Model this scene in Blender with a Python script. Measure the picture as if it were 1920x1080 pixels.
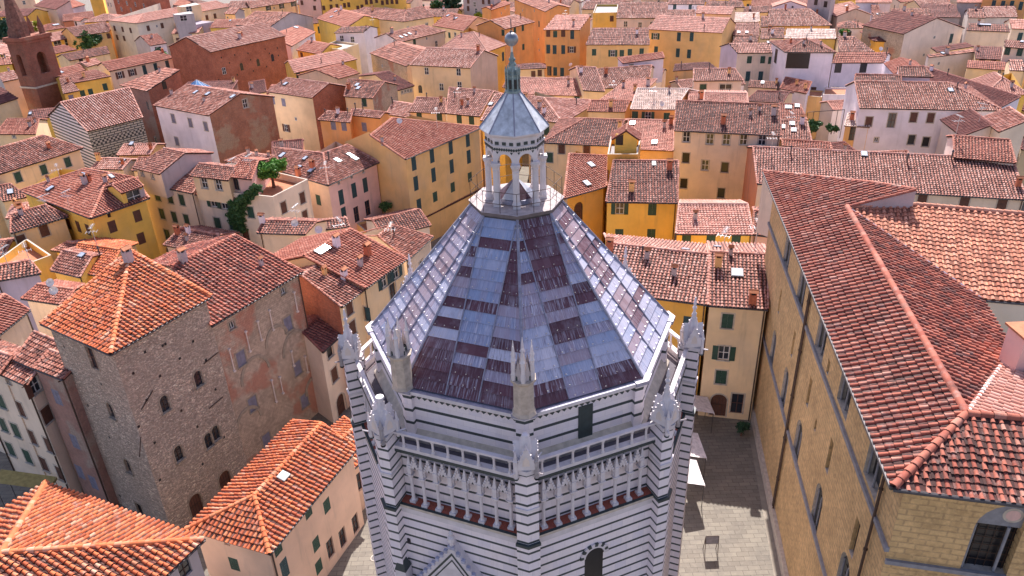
import bpy, math, random
import numpy as np
from mathutils import Vector as V, Matrix
from mathutils.geometry import tessellate_polygon
random.seed(7); rng=np.random.default_rng(7)
scene=bpy.context.scene; COL=scene.collection
for o in list(bpy.data.objects): bpy.data.objects.remove(o)
# ---------------------------------------------------------------- camera
F,PITCH,ROLL,HC=1412.5,.4862,-.0361,46.0
cp,sp_=math.cos(PITCH),math.sin(PITCH); cr,sr=math.cos(ROLL),math.sin(ROLL)
FW=V((0,cp,-sp_)); U0=V((0,sp_,cp)); X0=V((1,0,0)); RT=X0*cr+U0*sr; UP=U0*cr-X0*sr; CAM=V((0,0,HC))
cam=bpy.data.cameras.new('camera'); camo=bpy.data.objects.new('camera',cam); COL.objects.link(camo)
camo.matrix_world=Matrix(((RT.x,UP.x,-FW.x,0),(RT.y,UP.y,-FW.y,0),(RT.z,UP.z,-FW.z,HC),(0,0,0,1)))
cam.sensor_width=36; cam.lens=36*F/1920; cam.clip_end=6000; cam.clip_start=.5
scene.camera=camo
scene.render.resolution_x=1024; scene.render.resolution_y=576
# ---------------------------------------------------------------- light
SUN_EL,SUN_AZ=math.radians(47.5),math.radians(9)      # azimuth clockwise from +Y
w=bpy.data.worlds.new('World'); scene.world=w; w.use_nodes=True
nt=w.node_tree; bg=nt.nodes['Background']; sk=nt.nodes.new('ShaderNodeTexSky'); sk.sky_type='NISHITA'
sk.sun_disc=False; sk.sun_elevation=SUN_EL; sk.sun_rotation=SUN_AZ; sk.air_density=1.0; sk.dust_density=1.5
tn=nt.nodes.new('ShaderNodeMix'); tn.data_type='RGBA'; tn.blend_type='MULTIPLY'; tn.inputs[0].default_value=1; tn.inputs[7].default_value=(1.08,.94,.99,1)
nt.links.new(sk.outputs[0],tn.inputs[6]); nt.links.new(tn.outputs[2],bg.inputs[0]); bg.inputs[1].default_value=.125
sl=bpy.data.lights.new('sun','SUN'); sl.energy=4.9; sl.angle=math.radians(.5); sl.color=(1,.94,.92)
so=bpy.data.objects.new('sun',sl); COL.objects.link(so)
sd=V((math.sin(SUN_AZ)*math.cos(SUN_EL),math.cos(SUN_AZ)*math.cos(SUN_EL),math.sin(SUN_EL)))
so.rotation_euler=sd.to_track_quat('Z','Y').to_euler(); so.location=(0,0,200)
vs=scene.view_settings; vs.view_transform='Standard'; vs.look='None'; vs.gamma=1; vs.exposure=.8
try: scene.cycles.max_bounces=6; scene.cycles.diffuse_bounces=4
except Exception: pass
# ---------------------------------------------------------------- pixel -> world
def ray(x,y): return RT*((x-960)/F)-UP*((y-540)/F)+FW
def at(x,y,z=0.):
    d=ray(x,y); return CAM+d*((z-HC)/d.z)
def hit(x,y,P,N):
    d=ray(x,y); return CAM+d*(N.dot(P-CAM)/N.dot(d))
def proj(p):
    q=p-CAM; d=q.dot(FW); return 960+F*q.dot(RT)/d,540-F*q.dot(UP)/d
def hz(v): return V((v.x,v.y,0))
# ---------------------------------------------------------------- materials
MATS={}
def mat(n):
    m=bpy.data.materials.new(n); m.use_nodes=True; b=m.node_tree.nodes['Principled BSDF']; return m,m.node_tree,b
def N_(nt,t,**k):
    n=nt.nodes.new(t)
    for a,v in k.items(): setattr(n,a,v)
    return n
def mixc(nt,f,a,b,mode='MIX'):
    n=N_(nt,'ShaderNodeMix',data_type='RGBA',blend_type=mode)
    for i,s in ((0,f),(6,a),(7,b)):
        if hasattr(s,'links') or isinstance(s,bpy.types.NodeSocket): nt.links.new(s,n.inputs[i])
        elif i==0: n.inputs[0].default_value=s
        else: n.inputs[i].default_value=(*s,1) if len(s)==3 else s
    return n.outputs[2]
def noise(nt,vec,scale,det=4,rough=.55):
    n=N_(nt,'ShaderNodeTexNoise'); n.inputs['Scale'].default_value=scale; n.inputs['Detail'].default_value=det; n.inputs['Roughness'].default_value=rough
    if vec is not None: nt.links.new(vec,n.inputs['Vector'])
    return n.outputs['Fac']
def ramp(nt,f,stops):
    r=N_(nt,'ShaderNodeValToRGB'); cr_=r.color_ramp
    while len(cr_.elements)<len(stops): cr_.elements.new(.5)
    for e,(p,c) in zip(cr_.elements,stops): e.position=p; e.color=(*c,1) if len(c)==3 else c
    nt.links.new(f,r.inputs[0]); return r.outputs[0]
def mapr(nt,f,a,b,c,d):
    m=N_(nt,'ShaderNodeMapRange'); nt.links.new(f,m.inputs[0])
    for i,v in zip((1,2,3,4),(a,b,c,d)): m.inputs[i].default_value=v
    return m.outputs[0]
def math_(nt,op,a,b=None):
    m=N_(nt,'ShaderNodeMath',operation=op)
    for i,s in enumerate((a,b)):
        if s is None: continue
        if isinstance(s,bpy.types.NodeSocket): nt.links.new(s,m.inputs[i])
        else: m.inputs[i].default_value=s
    return m.outputs[0]
def wpos(nt): return N_(nt,'ShaderNodeNewGeometry').outputs['Position']
def mapping(nt,vec,scale,loc=(0,0,0)):
    m=N_(nt,'ShaderNodeMapping'); nt.links.new(vec,m.inputs[0]); m.inputs['Scale'].default_value=scale; m.inputs['Location'].default_value=loc; return m.outputs[0]
def bump(nt,b,h,st,dist=.03):
    n=N_(nt,'ShaderNodeBump'); n.inputs['Strength'].default_value=st; n.inputs['Distance'].default_value=dist
    nt.links.new(h,n.inputs['Height']); nt.links.new(n.outputs[0],b.inputs['Normal'])
def sc(c,k): return tuple(min(1,x*k) for x in c)
def plain(n,c,rough=.7,metal=0,var=.25,scale=3):
    if n in MATS: return MATS[n]
    m,nt,b=mat(n); f=noise(nt,wpos(nt),scale,5)
    nt.links.new(mixc(nt,mapr(nt,f,.3,.7,0,1),sc(c,1-var),sc(c,1+var*.6)),b.inputs['Base Color'])
    b.inputs['Roughness'].default_value=rough; b.inputs['Metallic'].default_value=metal
    MATS[n]=m; return m
def stucco(n,c,dirt=.35,dc=(.20,.17,.14)):
    m,nt,b=mat(n); p=wpos(nt)
    f=noise(nt,p,.35,6); c1=mixc(nt,mapr(nt,f,.32,.68,0,1),sc(c,.86),sc(c,1.08))
    f2=noise(nt,mapping(nt,p,(1.3,1.3,.16)),1.,6,.65)      # vertical rain streaks
    c2=mixc(nt,mapr(nt,f2,.55,.8,0,dirt),c1,dc)
    f3=noise(nt,p,2.2,5,.7); c3=mixc(nt,mapr(nt,f3,.58,.75,0,dirt*.6),c2,sc(c,.62))
    f4=noise(nt,mapping(nt,p,(1,1,.8),(31,7,3)),.16,3); c4=mixc(nt,mapr(nt,f4,.56,.66,0,dirt*.7),c3,tuple(.6*x+.4*.5 for x in sc(c,.9)))
    nt.links.new(c4,b.inputs['Base Color']); b.inputs['Roughness'].default_value=.92
    bump(nt,b,noise(nt,p,9,4),.25,.02); MATS[n]=m
stucco('Y',(0.92,0.583,0.12)); stucco('Y2',(0.90,0.477,0.09)); stucco('y',(0.86,0.640,0.38)); stucco('O',(0.80,0.392,0.14)); stucco('o',(0.84,0.516,0.21))
stucco('c',(0.83,0.668,0.51)); stucco('C',(0.74,0.621,0.54)); stucco('w',(0.86,0.783,0.82),.25); stucco('p',(0.84,0.535,0.46)); stucco('P',(0.70,0.497,0.48))
stucco('g',(0.50,0.430,0.42),.6); stucco('t',(0.62,0.458,0.36),.5); stucco('l',(0.60,0.506,0.60),.3); stucco('k',(0.84,0.573,0.40)); stucco('q',(0.82,0.707,0.56)); stucco('r',(0.68,0.286,0.17),.6)
def uvn(nt): return N_(nt,'ShaderNodeUVMap').outputs[0]
def brickm(n,c1,c2,mo,scale=1,bw=.28,rh=.075,patch=None):
    m,nt,b=mat(n); u=uvn(nt); p=wpos(nt)
    wob=N_(nt,'ShaderNodeVectorMath',operation='ADD'); nt.links.new(u,wob.inputs[0])
    nz=N_(nt,'ShaderNodeTexNoise'); nz.inputs['Scale'].default_value=1.2; nt.links.new(p,nz.inputs['Vector'])
    vm=N_(nt,'ShaderNodeVectorMath',operation='SCALE'); nt.links.new(nz.outputs['Color'],vm.inputs[0]); vm.inputs['Scale'].default_value=.05; nt.links.new(vm.outputs[0],wob.inputs[1])
    bt=N_(nt,'ShaderNodeTexBrick'); nt.links.new(wob.outputs[0],bt.inputs['Vector'])
    bt.inputs['Color1'].default_value=(*c1,1); bt.inputs['Color2'].default_value=(*c2,1); bt.inputs['Mortar'].default_value=(*mo,1)
    bt.inputs['Scale'].default_value=scale; bt.inputs['Brick Width'].default_value=bw; bt.inputs['Row Height'].default_value=rh; bt.inputs['Mortar Size'].default_value=rh*.13
    f=noise(nt,p,.5,6,.65); cc=mixc(nt,mapr(nt,f,.4,.62,.0,.55),bt.outputs['Color'],sc(c2,.55))
    f=noise(nt,p,3.5,5,.7); cc=mixc(nt,mapr(nt,f,.45,.75,0,.6),cc,sc(c1,1.35))
    if patch:
        f=noise(nt,mapping(nt,p,(1,1,1),(9,4,2)),.22,5,.6); pb=mixc(nt,bt.outputs['Fac'],mixc(nt,mapr(nt,noise(nt,p,6,4,.7),.35,.65,0,1),sc(patch,.62),sc(patch,1.2)),sc(patch,.8)); cc=mixc(nt,mapr(nt,f,.53,.60,0,.85),cc,pb)
    nt.links.new(cc,b.inputs['Base Color']); b.inputs['Roughness'].default_value=.95
    h=mixc(nt,.5,bt.outputs['Fac'],N_(nt,'ShaderNodeTexNoise').outputs[0]); bump(nt,b,math_(nt,'SUBTRACT',noise(nt,p,4,4),bt.outputs['Fac']),.6,.04); MATS[n]=m
brickm('B',(.60,.19,.095),(.42,.12,.065),(.40,.24,.17)); brickm('BR',(.38,.13,.08),(.27,.10,.065),(.26,.16,.12),patch=(.36,.20,.14))
brickm('BP',(.50,.20,.11),(.38,.17,.11),(.40,.28,.2),patch=(.50,.37,.25)); brickm('SB',(.60,.45,.33),(.46,.35,.255),(.33,.25,.19),1,.42,.2,patch=(.52,.23,.15))
brickm('PS',(.70,.46,.21),(.60,.38,.17),(.48,.31,.15),1,.75,.34); brickm('pink',(.42,.22,.17),(.36,.20,.16),(.36,.25,.2),patch=(.44,.34,.27))
def rubble(n,c):
    m,nt,b=mat(n); u=uvn(nt); p=wpos(nt)
    v=N_(nt,'ShaderNodeTexVoronoi',feature='F1'); nt.links.new(mapping(nt,u,(3.2,8,1)),v.inputs['Vector']); v.inputs['Scale'].default_value=1.3
    e=N_(nt,'ShaderNodeTexVoronoi',feature='DISTANCE_TO_EDGE'); nt.links.new(mapping(nt,u,(3.2,8,1)),e.inputs['Vector']); e.inputs['Scale'].default_value=1.3
    hs=N_(nt,'ShaderNodeSeparateColor'); nt.links.new(v.outputs['Color'],hs.inputs[0])
    c1=ramp(nt,hs.outputs[0],[(0,sc(c,.62)),(.5,c),(.8,sc(c,1.25)),(1,sc(c,1.7))])
    c2=mixc(nt,mapr(nt,e.outputs['Distance'],0,.09,1,0),c1,sc(c,.5))
    f=noise(nt,p,.3,5); c3=mixc(nt,mapr(nt,f,.4,.65,0,.5),c2,sc(c,.72))
    f=noise(nt,p,5,4,.7); c3=mixc(nt,mapr(nt,f,.6,.72,0,.55),c3,(.62,.53,.42))
    nt.links.new(c3,b.inputs['Base Color']); b.inputs['Roughness'].default_value=.95
    bump(nt,b,mapr(nt,e.outputs['Distance'],0,.15,0,1),.9,.07); MATS[n]=m
rubble('S',(.66,.51,.39))
# roof tiles: attribute tc = (tone, isPan, rand2)
def tilem(n,stops,pan,lich=(.50,.46,.40),la=.3,dk=.35,dcol=(.06,.035,.03)):
    m,nt,b=mat(n); a=N_(nt,'ShaderNodeAttribute',attribute_name='tc'); s=N_(nt,'ShaderNodeSeparateColor'); nt.links.new(a.outputs['Color'],s.inputs[0]); p=wpos(nt)
    c=ramp(nt,s.outputs[0],stops)
    big=noise(nt,p,.25,4,.6)
    pc=mixc(nt,math_(nt,'POWER',s.outputs[2],2.),sc(pan,.45),sc(pan,2.3)); c=mixc(nt,s.outputs[1],c,pc)  # pan colour kept dark for lichen and painted shadow between barrel tiles
    l=noise(nt,p,2.6,5,.7); l2=math_(nt,'MULTIPLY',mapr(nt,l,.50,.66,0,1),mapr(nt,s.outputs[2],.35,.8,.15,1)); c=mixc(nt,math_(nt,'MULTIPLY',l2,la),c,lich)
    d=math_(nt,'MULTIPLY',mapr(nt,noise(nt,p,1.1,6,.7),.48,.68,0,1),mapr(nt,big,.38,.62,.3,1)); c=mixc(nt,math_(nt,'MULTIPLY',d,dk),c,dcol)
    oi=N_(nt,'ShaderNodeObjectInfo'); c=mixc(nt,oi.outputs['Random'],mixc(nt,.24,c,(.10,.04,.035)),c)
    nt.links.new(c,b.inputs['Base Color']); b.inputs['Roughness'].default_value=.88
    bump(nt,b,noise(nt,p,14,3),.3,.01); MATS[n]=m
T0=(.30,.10,.055);T1=(.46,.165,.085);T2=(.56,.24,.13);T3=(.62,.38,.26)
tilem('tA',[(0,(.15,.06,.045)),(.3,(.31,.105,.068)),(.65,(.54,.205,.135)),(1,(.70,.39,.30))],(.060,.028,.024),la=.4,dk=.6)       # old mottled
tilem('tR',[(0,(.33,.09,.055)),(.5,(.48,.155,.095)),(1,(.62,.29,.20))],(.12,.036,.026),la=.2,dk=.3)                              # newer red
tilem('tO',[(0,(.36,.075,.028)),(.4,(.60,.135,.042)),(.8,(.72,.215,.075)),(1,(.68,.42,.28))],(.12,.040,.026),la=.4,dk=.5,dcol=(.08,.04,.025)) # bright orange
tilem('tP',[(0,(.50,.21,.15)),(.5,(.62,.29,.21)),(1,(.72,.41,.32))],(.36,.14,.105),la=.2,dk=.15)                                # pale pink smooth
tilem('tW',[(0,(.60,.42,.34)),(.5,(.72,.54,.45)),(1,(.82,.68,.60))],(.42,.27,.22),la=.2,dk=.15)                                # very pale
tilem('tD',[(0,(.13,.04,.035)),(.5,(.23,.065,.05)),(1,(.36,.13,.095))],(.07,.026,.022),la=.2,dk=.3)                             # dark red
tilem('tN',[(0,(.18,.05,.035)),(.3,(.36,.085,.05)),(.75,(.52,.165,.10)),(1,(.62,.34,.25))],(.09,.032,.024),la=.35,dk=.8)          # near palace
tilem('tB',[(0,(.34,.13,.09)),(.5,(.60,.255,.18)),(1,(.82,.49,.39))],(.06,.023,.02),la=.3,dk=.45)                               # strong stripes, shade between rows painted into the dark pans
METAL=plain('gutter_metal',(.09,.08,.08),.5,.4); DARK=plain('dark_opening',(.012,.012,.016),.3); WOOD=plain('brown_wood',(.13,.055,.035),.7)
GREEN=plain('green_shutter',(.025,.075,.05),.6); TEAL=plain('teal_shutter',(.02,.065,.075),.6); GREY=plain('grey_shutter',(.22,.21,.27),.6); WHITEW=plain('white_paint',(.75,.73,.70),.5)
STONE=plain('pale_stone',(.55,.47,.38),.85); MARB=plain('marble',(.66,.60,.60),.6,0,.15,2.); PIPE=plain('copper_pipe',(.10,.065,.05),.5,.5); STONE2=plain('grey_stone',(.27,.26,.27),.85,0,.2,3); PALEM=plain('pale_metal',(.62,.62,.62),.4,.6)
SKYG=plain('skylight_glass',(.55,.60,.66),.15,.3); IRON=plain('rusty_iron',(.10,.06,.045),.7,.5); LEADP=plain('lead_edge',(.30,.29,.36),.55,.15,.3,4); CLOTH=plain('white_canvas',(.80,.74,.72),.9); TERRA=plain('terracotta',(.5,.19,.09),.85); DKR=plain('dark_green_marble',(.035,.05,.05),.5)
STW=plain('dull_stone',(.36,.29,.215),.9,0,.3,4)
m,nt_,b_=mat('window_glass'); b_.inputs['Base Color'].default_value=(.03,.035,.045,1); b_.inputs['Roughness'].default_value=.08; MATS['glass']=m; GLASS=m
# ---------------------------------------------------------------- mesh helpers
class MB:
    def __init__(s): s.v=[];s.f=[];s.m=[];s.uv={};s.mats=[]
    def mi(s,m):
        if m not in s.mats: s.mats.append(m)
        return s.mats.index(m)
    def face(s,pts,m,uv=None):
        i=len(s.v); s.v+= [tuple(p) for p in pts]; s.f.append(tuple(range(i,i+len(pts)))); s.m.append(s.mi(m))
        if uv: s.uv[len(s.f)-1]=uv
    def box(s,c,ax,ay,az,m):      # centre and three half vectors
        c=V(c);P=[c+ax*i+ay*j+az*k for i in(-1,1) for j in(-1,1) for k in(-1,1)]
        b=len(s.v); s.v+=[tuple(p) for p in P]; k=s.mi(m)
        fl=[(0,1,3,2),(4,6,7,5),(0,4,5,1),(2,3,7,6),(0,2,6,4),(1,5,7,3)]
        if ax.cross(ay).dot(az)<0: fl=[f[::-1] for f in fl]
        for f in fl: s.f.append(tuple(b+i for i in f)); s.m.append(k)
    def bx(s,x0,x1,y0,y1,z0,z1,m): s.box(((x0+x1)/2,(y0+y1)/2,(z0+z1)/2),V(((x1-x0)/2,0,0)),V((0,(y1-y0)/2,0)),V((0,0,(z1-z0)/2)),m)
    def tube(s,p,q,r,m,n=6,r2=None,cap=True):
        p=V(p);q=V(q);r2=r if r2 is None else r2; d=(q-p).normalized(); a=d.orthogonal().normalized(); c=d.cross(a)
        b=len(s.v);k=s.mi(m)
        for i in range(n):
            t=2*math.pi*i/n; o=a*math.cos(t)+c*math.sin(t); s.v.append(tuple(p+o*r)); s.v.append(tuple(q+o*r2))
        for i in range(n):
            j=(i+1)%n; s.f.append((b+2*i,b+2*j,b+2*j+1,b+2*i+1)); s.m.append(k)
        if cap: s.f.append(tuple(b+2*i for i in range(n))[::-1]); s.m.append(k); s.f.append(tuple(b+2*i+1 for i in range(n))); s.m.append(k)
    def lathe(s,c,prof,m,n=12,ph=0,mx=None):   # prof (r,z)
        b=len(s.v);k=s.mi(m);c=V(c)
        for r,z in prof:
            for i in range(n):
                t=2*math.pi*i/n+ph; s.v.append((c.x+r*math.cos(t),c.y+r*math.sin(t),c.z+z))
        for a in range(len(prof)-1):
            for i in range(n):
                j=(i+1)%n; s.f.append((b+a*n+i,b+a*n+j,b+(a+1)*n+j,b+(a+1)*n+i)); s.m.append(k)
        s.f.append(tuple(b+(len(prof)-1)*n+i for i in range(n))); s.m.append(k)
    def build(s,name,parent=None,smooth=False):
        me=bpy.data.meshes.new(name); me.from_pydata(s.v,[],s.f)
        for m in s.mats: me.materials.append(m)
        me.polygons.foreach_set('material_index',s.m)
        if s.uv:
            uvl=me.uv_layers.new(name='UVMap'); d=uvl.data
            for fi,u in s.uv.items():
                for li,c in zip(me.polygons[fi].loop_indices,u): d[li].uv=c
        if smooth: me.polygons.foreach_set('use_smooth',[True]*len(s.f))
        me.update(); return link(name,me,parent)
WM={}
def setp(o,parent,M=None):
    M=Matrix() if M is None else M
    if parent is not None:
        o.parent=parent; o.matrix_parent_inverse=WM[parent.name].inverted()
    o.matrix_basis=M; WM[o.name]=M.copy(); return o
def link(name,me,parent=None):
    o=bpy.data.objects.new(name,me); COL.objects.link(o); return setp(o,parent)
def empty(name,loc,label,cat,group=None):
    o=bpy.data.objects.new(name,None); COL.objects.link(o); o.empty_display_size=.5
    setp(o,None,Matrix.Translation(V(loc))); tag(o,label,cat,group); return o
def tag(o,label,cat,group=None,kind=None):
    if label:
        pass
        o['label']=label
    if cat: o['category']=cat
    if group: o['group']=group
    if kind: o['kind']=kind
    return o
# ---------------------------------------------------------------- tiles
class TB:      # numpy tile accumulator
    def __init__(s): s.V=[];s.F=[];s.C=[];s.n=0
    def add(s,v,f,c):
        s.V.append(v.reshape(-1,3)); s.F.append(f+s.n); s.C.append(c.reshape(-1,3)); s.n+=len(v.reshape(-1,3))
    def build(s,name,m,parent,extra=None):
        Vv=np.concatenate(s.V); Ff=np.concatenate(s.F); Cc=np.concatenate(s.C)
        me=bpy.data.meshes.new(name); me.vertices.add(len(Vv)); me.vertices.foreach_set('co',Vv.astype(np.float32).ravel())
        me.loops.add(Ff.size); me.loops.foreach_set('vertex_index',Ff.astype(np.int32).ravel())
        me.polygons.add(len(Ff)); me.polygons.foreach_set('loop_start',np.arange(0,Ff.size,4,dtype=np.int32)); me.polygons.foreach_set('loop_total',np.full(len(Ff),4,dtype=np.int32))
        a=me.attributes.new('tc','FLOAT_COLOR','POINT'); cc=np.ones((len(Vv),4),dtype=np.float32); cc[:,:3]=Cc; a.data.foreach_set('color',cc.ravel())
        me.materials.append(m); me.update(calc_edges=True); return link(name,me,parent)
def clipv(P,u):      # v-range of polygon at abscissa u
    r=[]
    for i in range(len(P)):
        (u0,v0),(u1,v1)=P[i],P[(i+1)%len(P)]
        if (u0-u)*(u1-u)<=0 and abs(u1-u0)>1e-6: r.append(v0+(v1-v0)*(u-u0)/(u1-u0))
    r.sort(); return r
def tiles(tb,poly,sp=.33,tl=.36,seg=3,mess=1.,tone=.5,wd=.56,hole=None):
    P0,P1=poly[0],poly[1]; e=(P1-P0).normalized(); nn=V((0,0,0))
    for i in range(len(poly)): nn+= poly[i].cross(poly[(i+1)%len(poly)])
    nn.normalize(); nn=-nn if nn.z<0 else nn
    vv=nn.cross(e); cen=sum(poly,V((0,0,0)))/len(poly)
    if (cen-P0).dot(vv)<0: vv=-vv
    uvp=[((p-P0).dot(e),(p-P0).dot(vv)) for p in poly]
    # underlay + soffit
    for off,cl in ((.0,(.3,1,.4)),(-.14,(.3,1,.1))):
        tr=tessellate_polygon([[V((a,b,0)) for a,b in uvp]])
        pts=np.array([P0+e*a+vv*b+nn*off for a,b in uvp]); f=np.array([[t[0],t[1],t[2],t[2]] for t in tr])
        # quads from triangles: split last vertex at the mid of edge so that no face is degenerate
        q=[];vs_=[]
        for t in tr:
            A,B,C=pts[t[0]],pts[t[1]],pts[t[2]]; k=len(vs_); vs_+=[A,B,C,(A+C)/2]; q.append([k,k+1,k+2,k+3])
        tb.add(np.array(vs_),np.array(q),np.tile(cl,(len(vs_),1)))
    fas=[]
    for i in range(len(poly)):
        A,B=poly[i],poly[(i+1)%len(poly)]; fas+=[A+nn*.03,B+nn*.03,B-nn*.14,A-nn*.14]
    fa=np.array(fas); tb.add(fa,np.arange(len(fa)).reshape(-1,4),np.tile((.25,1,.2),(len(fa),1)))
    us=[a for a,b in uvp]; umin,umax=min(us),max(us); nc=max(1,int((umax-umin)/sp)); spx=(umax-umin)/nc
    U=[];V0=[];V1=[]; K=[]
    for j in range(nc):
        uc=umin+(j+.5)*spx; r=clipv(uvp,uc)
        for a,b in zip(r[0::2],r[1::2]):
            if b-a<.15: continue
            n=max(1,int(round((b-a)/tl))); ed=np.linspace(a-.04 if a<.2 else a,b,n+1)
            for i in range(n):
                if hole and hole(P0+e*uc+vv*ed[i]): continue
                U.append(uc);V0.append(ed[i]);V1.append(ed[i+1]); K.append(j)
    if not U: return
    U=np.array(U);V0=np.array(V0);V1=np.array(V1);K=np.array(K); n=len(U)
    P0n,en,vn,nnn=(np.array(x) for x in (P0,e,vv,nn))
    bas=P0n+0*en
    lump=.02*mess*(np.sin(U*.9+V0*.5+P0.x)+np.sin(V0*1.3-U*.37+P0.y))
    ju=(rng.random(n)-.5)*.05*mess+np.sin(V0*1.1+K*2.1)*.012*mess; jz=rng.random(n)*.02*mess+lump
    colt=rng.random(nc+1)[K]*.3
    rt=np.clip(tone-.5+rng.random(n)*.7+colt+.0,0,1); r2=rng.random(n)
    # pans
    hw=spx*.5
    def pt(u,v,h): return P0n+en*u[...,None]+vn*v[...,None]+nnn*h[...,None]
    o=np.ones(n)
    v=np.stack([pt(U-hw,V0,.055+jz),pt(U+hw,V0,.055+jz),pt(U+hw,V1,.012*o+jz),pt(U-hw,V1,.012*o+jz)],1)
    c=np.stack([rt,o,r2],1)[:,None,:].repeat(4,1); f=np.arange(n*4).reshape(n,4); tb.add(v,f,c)
    # front lip of pans, colour darkened as the shadow at tile ends
    v=np.stack([pt(U-hw,V0,.0*o),pt(U+hw,V0,.0*o),pt(U+hw,V0,.055+jz),pt(U-hw,V0,.055+jz)],1)
    tb.add(v,f,np.stack([rt*.2,o,r2*.1],1)[:,None,:].repeat(4,1))
    # coppi
    rw=spx*wd*.5; hh=rw*.95
    th=np.linspace(0,math.pi,seg+1)
    x=np.cos(th)[None,:]; z=np.sin(th)[None,:]
    Uc=(U+ju+spx*.0)[:,None]; 
    lo=pt(Uc+x*rw*1.12,(V0[:,None]-.03+0*x),.035+jz[:,None]+z*hh*1.12+.032)
    hi=pt(Uc+x*rw*.9,(V1[:,None]+0*x),.02+jz[:,None]+z*hh*.86)
    v=np.stack([lo,hi],2).reshape(n,-1,3)     # per tile 2*(seg+1) verts interleaved lo,hi
    b=np.arange(n)[:,None]*(2*(seg+1)); i=np.arange(seg)[None,:]*2
    f=np.stack([b+i+1,b+i+3,b+i+2,b+i],-1).reshape(-1,4)
    c=np.stack([rt,0*o,r2],1)[:,None,:].repeat(2*(seg+1),1); tb.add(v,f,c)
    if seg>=3:      # dark caps painted as the shade inside open barrel tile ends
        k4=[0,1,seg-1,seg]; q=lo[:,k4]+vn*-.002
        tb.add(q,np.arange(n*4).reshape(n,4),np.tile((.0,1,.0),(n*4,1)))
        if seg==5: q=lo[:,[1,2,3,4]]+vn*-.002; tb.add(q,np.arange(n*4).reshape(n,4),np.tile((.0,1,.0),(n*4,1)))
def ridge(tb,p,q,r=.15,tl=.42,tone=.75,seg=4,lift=.05):
    d=q-p; L=d.length
    if L<.3: return
    d.normalize(); a=d.cross(V((0,0,1))); 
    if a.length<.01: return
    a.normalize(); u=a.cross(d); u=-u if u.z<0 else u
    n=max(1,int(L/tl)); t0=np.arange(n)*L/n; t1=t0+L/n*1.02; th=np.linspace(-.25,math.pi+.25,seg+1)
    pn,dn,an,un=(np.array(k) for k in(p,d,a,u)); o=np.ones(n); k1=(1+(rng.random(n)-.5)*.1)[:,None]
    def ring(t,k,h): return pn+dn*t[:,None,None]+an*(np.cos(th)[None,:]*r*k*1.15)[...,None]+un*(np.sin(th)[None,:]*r*k+h)[...,None]
    v=np.stack([ring(t0,k1*1.1,lift+.02),ring(t1,k1*.92,lift)],2).reshape(n,-1,3)
    b=np.arange(n)[:,None]*(2*(seg+1)); i=np.arange(seg)[None,:]*2
    f=np.stack([b+i,b+i+2,b+i+3,b+i+1],-1).reshape(-1,4)
    rt=np.clip(tone+(rng.random(n)-.5)*.5,0,1); tb.add(v,f,np.stack([rt,0*o,rng.random(n)],1)[:,None,:].repeat(2*(seg+1),1))
def lod(p):
    d=(p-CAM).length
    return dict(seg=5,tl=.38) if d<62 else dict(seg=3,tl=.38) if d<125 else dict(seg=3,tl=.45) if d<175 else dict(seg=2,tl=.8)
ROOFS=[]      # (origin, normal, eave dir, up dir, uv poly, roof object, root)
def reg_roof(poly,obj,root):
    P0=poly[0]; nn=V((0,0,0))
    for i in range(len(poly)): nn+= poly[i].cross(poly[(i+1)%len(poly)])
    nn.normalize(); nn=-nn if nn.z<0 else nn
    e=(poly[1]-P0).normalized(); v=nn.cross(e)
    ROOFS.append((P0,nn,e,v,[((p-P0).dot(e),(p-P0).dot(v)) for p in poly],obj,root))
def inpoly(P,u,v):
    c=False
    for i in range(len(P)):
        (a,b),(a2,b2)=P[i-1],P[i]
        if (b>v)!=(b2>v) and u<(a2-a)*(v-b)/(b2-b)+a: c=not c
    return c
def roof_at(x,y):
    best=None; d=ray(x,y)
    for P0,nn,e,v,pp,ob,root in ROOFS:
        den=nn.dot(d)
        if abs(den)<1e-6: continue
        t=nn.dot(P0-CAM)/den
        if t<=0 or (best and t>best[0]): continue
        p=CAM+d*t
        if inpoly(pp,(p-P0).dot(e),(p-P0).dot(v)): best=(t,p,nn,e,v,ob,root)
    return best
# ---------------------------------------------------------------- windows
WIN={}
def quadbars(mb,x0,x1,z0,z1,y,t,m,nx=1,nz=1,d=.03):
    for i in range(nx+1):
        x=x0+(x1-x0)*i/nx; mb.bx(x-t/2,x+t/2,y-d,y,z0,z1,m)
    for k in range(nz+1):
        z=z0+(z1-z0)*k/nz; mb.bx(x0-t/2,x1+t/2,y-d-.002,y-.002,z-t/2,z+t/2,m)
def arch_pts(w,h,n=8):
    r=w/2; return [(-r,-h/2),(r,-h/2)]+[(r*math.cos(math.pi*i/n),h/2-r+r*math.sin(math.pi*i/n)) for i in range(n+1)]
def shutter_me(w,h,m):
    k=('sh',w,h,m.name)
    if k not in WIN:
        mb=MB(); t=.06
        mb.bx(-w/2,-w/2+t,-.025,.025,-h/2,h/2,m); mb.bx(w/2-t,w/2,-.025,.025,-h/2,h/2,m)
        for z in(-h/2+t/2,0,h/2-t/2): mb.bx(-w/2+t,w/2-t,-.024,.024,z-t/2,z+t/2,m)
        n=max(3,int(h/.16)); dz=(h-.1)/n
        for i in range(n): mb.box((0,0,-h/2+.05+dz*(i+.5)),V((w/2-t,0,0)),V((0,.016,-.022)),V((0,.006,dz*.42)),m)
        me=bpy.data.meshes.new('shutter'); me.from_pydata(mb.v,[],mb.f); me.materials.append(m); WIN[k]=me
    return WIN[k]
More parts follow.
